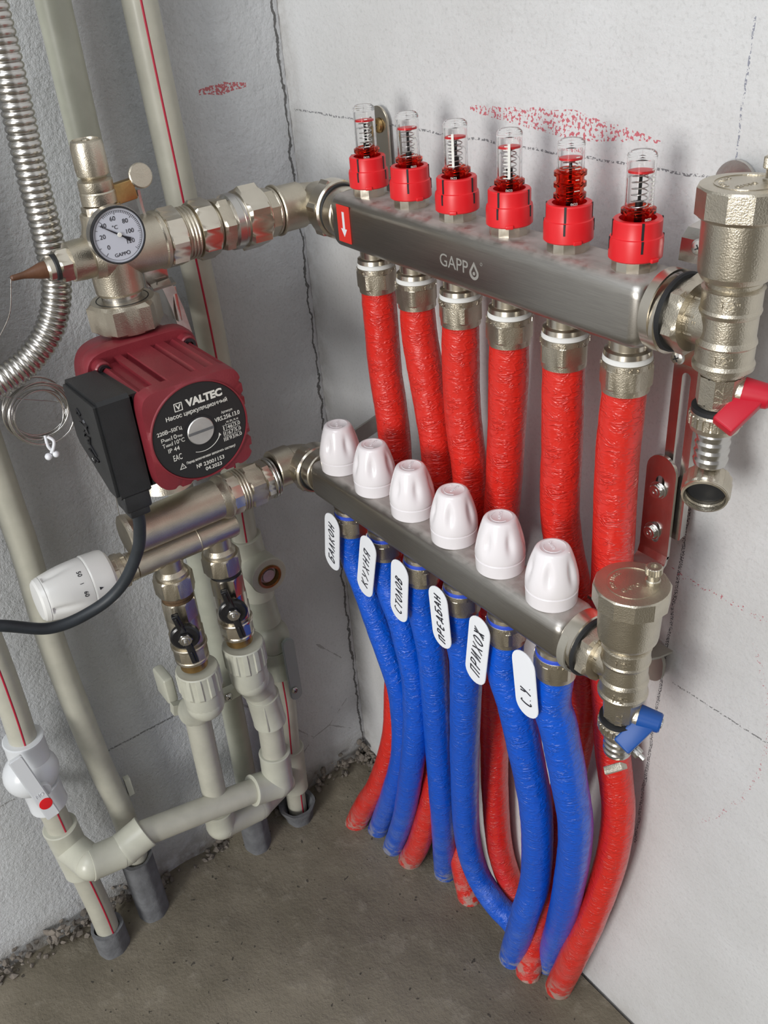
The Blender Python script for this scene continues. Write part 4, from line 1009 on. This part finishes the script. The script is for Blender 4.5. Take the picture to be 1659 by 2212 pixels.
for yy in (-.2380, -.1900):
    g = G(); g.nut(up(x2, yy), .0168, -.3215, -.3030, 8 if yy < -.2 else 8, ch=.0018, rot=.2); put('outlet_nut', g, 'nickel', t)
g = G(); g.lathe([(.0110, -.2760), (.0125, -.2755), (.0125, -.2690)], m2)
for k in range(3): g.tube_ring(m2, .0122, .0129, -.2750 + k * .002, -.2740 + k * .002)
put('threaded_end', g, 'nickel_shiny', t)

t = thing('union_coupling', 'nickel union coupling between the lower elbow and the mixing block', 'pipe fitting', (PX, -.145, ZB))
ml2 = frame((PX, 0, ZB), (0, 1, 0), (1, 0, 0))
g = G()
for k in range(3): g.cyl(ml2, .0198, -.1640 + .0028 * k, -.1618 + .0028 * k, .0006)
g.cyl(ml2, .0188, -.1640, -.1560); put('threaded_neck', g, 'nickel', t)
g = G(); g.nut(ml2, .0185, -.1560, -.1400, 6, ch=.0018, rot=.1); put('hex_body', g, 'nickel', t)
g = G(); g.nut(ml2, .0175, -.1390, -.1310, 8, ch=.001); g.cyl(ml2, .0165, -.1410, -.1380); put('hex_nut', g, 'nickel_shiny', t)
g = G(); g.cyl(ml2, .0195, -.1310, -.1285); g.cyl(ml2, .0190, -.1278, -.1255); put('seal_rings', g, 'chrome', t)

# thermostatic head
t = thing('thermostatic_head', 'white thermostatic head marked 50 and 60 left of the mixing block', 'thermostatic head', (x2, -.31, z2))
hx = frame((x2, -.2760, z2), (0, -1, .06), (1, 0, 0))
g = G(); kn = lambda a: .0148 + .0006 * (1 if sin(a * 5) > 0 else 0)
g.rings([(.000, .0130), (.001, kn), (.0130, kn), (.0140, .0135)], hx, 80); g.cyl(hx, .0158, .0045, .0095); put('lock_ring', g, 'nickel', t)
g = G(); g.lathe([(.0150, .0130), (.0200, .0140), (.0230, .0165), (.0238, .0200), (.0240, .0335), (.0236, .0345), (.0225, .0350)], hx, 72); bd_ = put('head_base', g, 'white_head', t)
g = G(); fl = lambda r, k: (lambda th: r - k * max(0, cos(4 * th + .4)) ** 6)
g.rings([(.0345, .0215), (.0352, .0232), (.0370, .0234), (.0440, fl(.0230, .0000)), (.0520, fl(.0224, .0010)), (.0600, fl(.0212, .0022)), (.0680, fl(.0196, .0022)), (.0700, .0190), (.0706, .0186), (.0712, .0189), (.0745, .0178), (.0762, .0160), (.0765, .0120)], hx, 96); gp = put('head_grip', g, 'white_head', t)
g = G()
def on_head(along, ang, r):
    p = hx @ Vector((r * cos(ang), r * sin(ang), along)); n_ = (hx.to_3x3() @ Vector((cos(ang), sin(ang), 0))).normalized()
    return frame(p, n_, hx.to_3x3() @ Vector((sin(ang), -cos(ang), 0)))
for s_, al, an in (('50', .0420, .98), ('I', .0430, .62), ('60', .0420, .22)):
    text(g, on_head(al, an, .0232), s_, None, .0036 if s_ != 'I' else .003, extr=.0003)
g.plate(on_head(.0310, .25, .0240), [(-.0013, 0), (.0013, 0), (0, .0032)], .0003)
put('printed_numbers', g, 'ink', gp)

# ball valves with black butterfly handles
def ball_valve(y, z0, lab, rusty):
    x = .104
    t = thing('ball_valve', lab, 'ball valve', (x, y, z0 - .090))
    m = up(x, y, z0)
    g = G(); g.lathe([(.0125, 0), (.0145, -.0010), (.0150, -.0040), (.0140, -.0060), (.0140, -.0090)], m); put('inlet_thread', g, 'rust' if rusty else 'rubber', t)
    g = G(); g.nut(m, .0148, -.0290, -.0080, 8, ch=.0012, rot=.35)
    g.lathe([(.0140, -.0600), (.0158, -.0560), (.0160, -.0500), (.0150, -.0440), (.0155, -.0360), (.0152, -.0300), (.0150, -.0280)], m, 48)
    g.nut(m, .0150, -.0580, -.0440, 8, ch=.001, rot=.2)
    g.cyl(m, .0172, -.0635, -.0600, .0008); g.nut(m, .0148, -.0770, -.0635, 8, ch=.001, rot=.1); g.cyl(m, .0160, -.0805, -.0765, .0008)
    sd = Vector((.90, -.38, 0)).normalized(); ms = frame(Vector((x, y, z0 - .0380)), sd, (0, 0, 1)); g.cyl(ms, .0090, .008, .0195)
    vb = put('valve_body', g, 'nickel_shiny' if not rusty else 'nickel', t)
    g = G(); g.cyl(m, .0130, -.0900, -.0800); put('outlet_thread', g, 'brass', t)
    g = G(); g.rings([(.0175, .0105), (.0185, .0132), (.0225, .0132), (.0235, .0115)], ms, 40)
    for s_ in (1, -1):
        mm = ms @ Matrix.Rotation(.15, 4, 'Z') @ up(s_ * .0175, 0, .0230) @ Matrix.Rotation(-s_ * .14, 4, 'Y')
        g.box(mm, .0230, .0066, .0054, .0012)
        g.box(mm @ up(s_ * .004, 0, .001), .0110, .0024, .0060, .0009)
    hd = put('butterfly_handle', g, 'black_shiny', t)
    g = G(); g.nut(ms, .0056, .0240, .0275, 6, ch=.0006); g.cyl(ms, .0040, .0270, .0285, .0003, 24); g.box(ms @ up(0, 0, .0290), .0036, .0028, .006, .0004); put('handle_nut', g, 'chrome', hd)
    return t
ball_valve(-.2380, -.3210, 'left ball valve with black handle above the cream plastic union', True)
ball_valve(-.1885, -.3190, 'right ball valve with black handle, next to the wall socket', False)

# ------------------------------------------------------------------ plastic pipework
def joint(g, a, b, r, lip=.0012, mat=0):      # socket with lips between two points
    a, b = Vector(a), Vector(b); L = (b - a).length; m = frame(a, b - a)
    g.rings([(0, r - .0008), (.0006, r + lip * .3), (.003, r + lip * .3), (.0045, r), (L - .0045, r), (L - .003, r + lip * .3), (L - .0006, r + lip * .3), (L, r - .0008)], m, 40, mat)
def striped(name, pts, r, mat, lab, sdir, grp=None, smooth=8, z0=None, z1=None):
    g = G(); g.tube(pts, r, 32, 0, smooth=smooth)
    if sdir is not None:
        sdv = Vector(sdir).normalized(); g.tube([Vector(p) + sdv * (r - .0006) for p in pts], .0011, 8, 1, smooth=smooth)
    base = min(pts, key=lambda p: p[2]); o = put(name, g, [mat, 'stripe'], loc=base, angle=60)
    tag(o, lab, 'pipe', grp); return o
striped('plastic_riser_pipe', [(.025, -.1340, .9), (.025, -.1340, .5), (.025, -.1335, .28), (.025, -.1325, .14), (.025, -.1290, 0), (.025, -.1250, -.16), (.025, -.1290, -.34), (.025, -.1290, -.362)], .0135, 'ppr_pipe', 'beige riser pipe with red stripe rising behind the pump', (.9, -.30, 0))
striped('plastic_riser_pipe', [(.025, -.1985, .9), (.025, -.1985, .5), (.025, -.1980, .28), (.025, -.1975, .14), (.025, -.1970, 0), (.025, -.1890, -.20), (.025, -.1820, -.3523), (.025, -.1822, -.5568), (.025, -.1873, -.7417), (.025, -.1900, -.80)], .0127, 'ppr_green', 'plain grey green riser pipe from above down to the floor', None)
striped('plastic_riser_pipe', [(.030, -.337, .9), (.030, -.337, .4), (.030, -.337, .1), (.030, -.337, -.08), (.030, -.337, -.2179), (.030, -.337, -.2752), (.030, -.3410, -.379), (.030, -.3368, -.5321), (.030, -.331, -.6246), (.030, -.3327, -.76), (.030, -.333, -.80)], .0127, 'ppr_pipe', 'plain beige riser pipe crossing behind the white thermostatic head', None)
striped('plastic_riser_pipe', [(.045, -.3915, .10), (.045, -.3920, -.30), (.045, -.3930, -.395), (.045, -.3960, -.460)], .0127, 'ppr_pipe', 'beige pipe with red stripe above the white valve', (.80, -.10, .0))
striped('plastic_riser_pipe', [(.045, -.3955, -.535), (.045, -.3940, -.590)], .0127, 'ppr_pipe', 'short striped beige pipe between white valve and cream tee', (.80, .15, .0), smooth=2)
striped('plastic_riser_pipe', [(.045, -.3910, -.640), (.045, -.3880, -.72), (.045, -.3880, -.80)], .0127, 'ppr_pipe', 'beige pipe with red stripe going down into the leftmost sleeve', (.80, .15, .0))

# riser fittings behind the mixing block
t = thing('threaded_wall_tee', 'cream plastic tee with nickel threaded socket facing the room', 'pipe fitting', (.025, -.128, -.44))
g = G(); joint(g, (.025, -.129, -.352), (.025, -.127, -.378), .0168); joint(g, (.025, -.127, -.372), (.025, -.125, -.432), .0165)
mt_ = frame((0, -.1253, -.3872), (1, 0, 0), (0, 1, 0)); g.rings([(.028, .0185), (.050, .0195), (.0585, .0205), (.0600, .0195), (.0600, .0130), (.0520, .0128)], mt_, 48); put('tee_body', g, 'ppr', t)
g = G(); g.tube_ring(mt_, .0105, .0132, .050, .0615, 48); g.tube_ring(mt_, .0118, .0122, .0615, .0622); put('threaded_socket', g, 'brass', t)
g = G(); g.cyl(mt_, .0105, .048, .0560, .001); g.nut(mt_, .0068, .0550, .0590, 6); put('plug', g, 'screw_alu', t)
t = thing('plastic_stop_valve', 'grey green plastic valve with flat lever on the striped riser', 'valve', (.025, -.118, -.55))
g = G(); joint(g, (.025, -.125, -.428), (.025, -.122, -.470), .0160); g.sphere(up(.026, -.120, -.492), .0205, (1, 1, 1.15)); joint(g, (.025, -.118, -.510), (.025, -.117, -.5500), .0160); put('valve_body', g, 'ppr_green', t)
g = G(); ml_ = frame((.049, -.1135, -.528), (1, -.1, 0), (0, 1, 0)); g.plate(ml_, stadium(.0145, .090, 8), .0045, bev=.001); lv = put('lever', g, 'grey_handle', t)
panhead(frame((.0545, -.1165, -.5560), (1, -.1, 0)), .0040, lv, 'lever_screw')
striped('plastic_riser_pipe', [(.025, -.1170, -.545), (.025, -.1175, -.60), (.025, -.1220, -.665), (.025, -.1235, -.70)], .0127, 'ppr_pipe', 'beige pipe with red stripe below the flat grey lever', (.85, -.30, 0))
striped('plastic_riser_pipe', [(.025, -.1240, -.715), (.025, -.1260, -.76), (.025, -.1270, -.80)], .0120, 'ppr_pipe', 'short striped pipe end entering the flared sleeve near the corner', (.85, .1, 0))
t = thing('plastic_coupling', 'cream plastic tee low on the striped riser near the corner', 'pipe fitting', (.025, -.123, -.72))
g = G(); joint(g, (.025, -.1215, -.668), (.025, -.1245, -.738), .0162); put('tee_body', g, 'ppr', t)

# plastic unions under the two ball valves
def plastic_union(pts_top, lab, turn, x=.104):
    (y, z) = pts_top
    t = thing('plastic_union', lab, 'pipe fitting', (x, y, z - .06))
    m = up(x, y, z)
    g = G(); kn = lambda a: .0205 + .0007 * (1 if sin(a * 12) > 0 else -1)
    g.rings([(.0005, .0160), (.0010, .0195), (0, .0205), (-.004, kn), (-.0240, kn), (-.0265, .0200), (-.0265, .0180)], m, 120); put('union_nut', g, 'ppr', t)
    g = G(); g.lathe([(.0190, -.024), (.0192, -.028), (.0188, -.045), (.0180, -.048)], m); put('union_body', g, 'ppr', t)
    return t, m
t, m = plastic_union((-.2365, -.4160), 'left cream plastic union and elbow under the left ball valve', -1)
g = G(); a = Vector((.104, -.2365, -.460)); g.sphere(up(a.x, a.y, a.z), .0192, (1, 1, 1)); joint(g, a, (.066, -.2370, -.500), .0172); put('elbow', g, 'ppr', t)
t, m = plastic_union((-.1860, -.4140), 'right cream plastic union and elbow under the right ball valve', -1)
g = G(); a = Vector((.104, -.1850, -.460)); g.sphere(up(a.x, a.y, a.z), .0190); joint(g, a, (.084, -.172, -.492), .0182); g.sphere(up(.084, -.172, -.490), .0178); joint(g, (.083, -.1700, -.4900), (.080, -.1665, -.5150), .0160); put('elbow', g, 'ppr', t)
g = G(); joint(g, (.080, -.1665, -.5120), (.080, -.1635, -.5540), .0175); g.box(up(.095, -.1735, -.533), .002, .002, .038, .0005)
o = put('plastic_coupling', g, 'ppr', loc=(.08, -.165, -.554)); tag(o, 'pale plastic coupling under the right union elbow', 'pipe fitting')
striped('plastic_pipe', [(.080, -.1640, -.550), (.080, -.1665, -.615)], .0137, 'ppr_pipe', 'short beige pipe below the pale coupling', None, smooth=2)
striped('plastic_pipe', [(.070, -.2370, -.490), (.070, -.2375, -.5144), (.070, -.2395, -.60), (.068, -.2400, -.668)], .0132, 'ppr_pipe', 'beige pipe dropping from the left union elbow', None)
t = thing('plastic_elbow_run', 'cream plastic elbow turning into the long sloping pipe', 'pipe fitting', (.08, -.168, -.66))
g = G(); joint(g, (.080, -.1655, -.600), (.080, -.1680, -.650), .0172); g.sphere(up(.080, -.1685, -.648), .0178); joint(g, (.080, -.1685, -.6485), (.080, -.2010, -.6380), .0175); put('elbow_body', g, 'ppr', t)
t = thing('plastic_elbow_run', 'cream plastic elbow low behind the long sloping pipe', 'pipe fitting', (.066, -.22, -.69))
g = G(); joint(g, (.068, -.240, -.648), (.067, -.240, -.676), .0170); g.sphere(up(.067, -.240, -.676), .0172); joint(g, (.067, -.240, -.676), (.060, -.192, -.690), .0168)
g.sphere(up(.060, -.190, -.690), .0170); joint(g, (.060, -.192, -.690), (.036, -.142, -.700), .0168); put('elbow_body', g, 'ppr', t)
striped('plastic_pipe', [(.080, -.195, -.640), (.080, -.3300, -.6080)], .0137, 'ppr_pipe', 'long beige pipe sloping between the two lower elbows', None, smooth=2)
t = thing('plastic_tee', 'large cream plastic tee and elbow above the leftmost sleeve', 'pipe fitting', (.045, -.393, -.65))
g = G(); joint(g, (.045, -.3945, -.575), (.045, -.3905, -.648), .0170); joint(g, (.045, -.3930, -.6080), (.080, -.3830, -.6080), .0165); put('tee_body', g, 'ppr', t)
g = G(); g.sphere(up(.080, -.3830, -.6085), .0170); joint(g, (.080, -.3850, -.6085), (.080, -.3520, -.6150), .0172); g.sphere(up(.080, -.3500, -.6150), .0176); joint(g, (.080, -.3500, -.6150), (.080, -.3230, -.6070), .0178); put('elbow', g, 'ppr', t)

# white lever valve on the left pipe
t = thing('plastic_ball_valve', 'white plastic ball valve with ON lever and red dot', 'valve', (.045, -.3955, -.54))
g = G(); joint(g, (.045, -.3955, -.4480), (.045, -.3965, -.4760), .0185); g.sphere(up(.047, -.4000, -.4900), .0228, (1.05, 1.15, 1.05)); joint(g, (.045, -.3965, -.510), (.045, -.3955, -.5400), .0180); put('valve_body', g, 'valve_white', t)
g = G(); mlv = frame((.0745, -.4045, -.4830), (1, 0, .12), (0, 1, 0)) @ Matrix.Rotation(.15, 4, 'Z')
g.plate(mlv, rrect(.0130, .0800, .0020), .0045, bev=.001); g.cyl(frame((.060, -.3985, -.494), (1, 0, 0)), .008, 0, .015); lv = put('lever', g, 'valve_white', t)
g = G(); g.rings([(0, lambda a: .0062), (.0006, .0060), (.0008, .0040)], mlv @ up(.0005, -.0210, .0044), 32); put('red_dot', g, 'red_plastic', lv)
g = G(); text(g, mlv @ up(0, -.0090, .0044) @ Matrix.Rotation(0, 4, 'Z'), 'NO', .0075, .0042, extr=.0005); put('raised_lettering', g, 'valve_white', lv)

# clips
t = thing('pipe_clip', 'cream plastic double pipe clip screwed behind the left union', 'pipe clip', (.012, -.19, -.51))
g = G(); cb = [(.050, -.2550, -.4985), (.050, -.2300, -.5080), (.050, -.1900, -.5170), (.050, -.1500, -.5120)]
g.strip(spline([Vector(p) for p in cb], 6), .013, .009, (0, .15, 1)); put('clamp_bar', g, 'ppr', t)
g = G(); g.box(up(.032, -.2500, -.480), .030, .012, .034, .004); put('clip_jaw', g, 'ppr', t)
g = G(); g.box(up(.018, -.182, -.514), .036, .036, .012, .003); put('clip_base', g, 'ppr', t)
panhead(frame((.0550, -.1945, -.5165), (1, 0, 0)), .0048, t)
for i_, (yy, zz, lab) in enumerate(((-.320, -.640, 'small plastic clip stub beside the plain riser pipe low down'), (-.385, -.545, 'beige plastic clip behind the white valve'))):
    g = G()
    if i_: g.strip([(.012, -.412, -.520), (.018, -.408, -.545), (.030, -.398, -.566)], .010, .006, (.5, .3, .5))
    else: g.strip([(.030, -.316, -.575), (.030, -.316, -.600)], .006, .006, (0, 1, 0))
    o = put('pipe_clip', g, 'ppr', loc=(.02, yy, zz)); tag(o, lab, 'pipe clip')
# pump bracket on the wall
t = thing('wall_support', 'steel wall support with screw behind the pump tee', 'bracket', (.035, -.165, -.10))
g = G(); g.box(up(.060, -.1780, -.045), .003, .020, .040, .0005); g.strip([(.062, -.1750, -.060), (.060, -.1700, -.070), (.056, -.1640, -.090), (.055, -.1600, -.115)], .010, .0025, (0, 1, 0)); g.box(up(.035, -.165, -.085), .05, .004, .03, .0005)
put('support_plate', g, 'steel_plate', t)
g = G(); g.strip([(.066, -.186, -.0640), (.070, -.168, -.0620)], .002, .016, (0, 0, 1)); put('front_lip', g, 'steel_plate', t)
panhead(frame((.0625, -.1800, -.0420), (1, 0, 0)), .0068, t)

# corrugated tube
g = G(); cp = [Vector(p) for p in [(.065, -.2520, .30), (.068, -.2525, .19), (.070, -.2531, .118), (.070, -.2547, .0756), (.070, -.2564, .0299), (.070, -.2572, -.0093), (.070, -.2605, -.0435), (.070, -.2725, -.0705), (.070, -.2921, -.0894), (.070, -.3166, -.1005), (.070, -.35, -.108), (.070, -.40, -.112)]]
g.tube(resample(spline(cp, 40), .00042), lambda L, u: .0095 + .0017 * abs(sin(pi * L / .0049)) ** .6, 24)
o = put('corrugated_steel_tube', g, 'chrome', loc=(.07, -.40, -.112), angle=80); tag(o, 'shiny corrugated steel tube curving down at the upper left', 'tube')
# capillary
random.seed(3); g = G(); cc = Vector((.052, -.2985, -.1400)); pts = []
for k in range(8 * 40 + 1):
    a = 2 * pi * k / 40; q = k / 320; r = .0225 + .0028 * sin(q * 9) + .001 * sin(q * 23)
    pts.append(cc + Vector((.0035 * sin(q * 7 + a * .5) + .010 * q, r * cos(a) * 1.02 + .0035 * q, r * sin(a) + .003 * sin(q * 11))))
tail = [Vector((.065, -.272, -.148)), Vector((.068, -.262, -.160)), Vector((.07, -.258, -.20)), Vector((.075, -.262, -.25)), Vector((.085, -.268, -.275))]
g.tube(pts, .0009, 8); 
g.tube([pts[-1]] + tail, .0005, 6, smooth=8)
g.tube([(.104, -.2985, -.0200), (.100, -.3060, -.045), (.085, -.3230, -.075), (.065, -.3260, -.110), pts[0]], .0004, 6, smooth=10)
o = put('capillary_tube', g, 'chrome', loc=cc, angle=80); tag(o, 'coiled thin capillary tube hanging left of the pump', 'wire')
g = G(); tp = cc + Vector((.012, .001, -.0225)); g.tube([tp + Vector((0, 0, .004)), tp + Vector((.003, .003, .0)), tp + Vector((.003, .001, -.006)), tp + Vector((.001, -.001, -.010))], .0013, 8, smooth=6)
g.tube([tp + Vector((-.003, -.001, .004)), tp + Vector((.001, -.002, -.004)), tp + Vector((.002, .001, -.010))], .0012, 8, smooth=6)
g.sphere(up(*(tp + Vector((.001, -.004, -.0125)))), .0030); g.sphere(up(*(tp + Vector((.002, .002, -.0120)))), .0028)
o = put('cable_tie', g, 'tag', loc=tp); tag(o, 'white tie knotted around the bottom of the capillary coil', 'cable tie')

# foam sleeves at the floor
def sleeve(x, y, z0, z1, r, lab, flare=0.0, tilt=0):
    g = G(); n = lambda s: (lambda a: s * (1 + .03 * sin(a * 3 + s * 900) + .02 * sin(a * 7)))
    g.rings([(z0, n(r)), ((z0 + z1) / 2, n(r)), (z1 - .004, n(r + flare)), (z1, n(r + flare * 1.1)), (z1 - .0005, n(r + flare - .004)), (z1 - .010, n(r - .0042)), (z0, n(r - .0042))], up(x, y) @ Matrix.Rotation(tilt, 4, 'Y'), 48, caps=False)
    o = put('foam_pipe_sleeve', g, 'sleeve', loc=(x, y, z0), angle=50); tag(o, lab, 'pipe insulation', 'grey foam sleeves at the floor')
sleeve(.044, -.3880, -.800, -.752, .0180, 'short grey foam sleeve around the striped pipe furthest from the corner')
sleeve(.032, -.3330, -.800, -.690, .0178, 'tall grey foam sleeve below the large cream tee and elbow')
sleeve(.030, -.1900, -.800, -.700, .0170, 'grey foam sleeve below the low plastic elbow, between two others')
sleeve(.027, -.1270, -.800, -.765, .0180, 'flared grey foam sleeve nearest the room corner', .005)
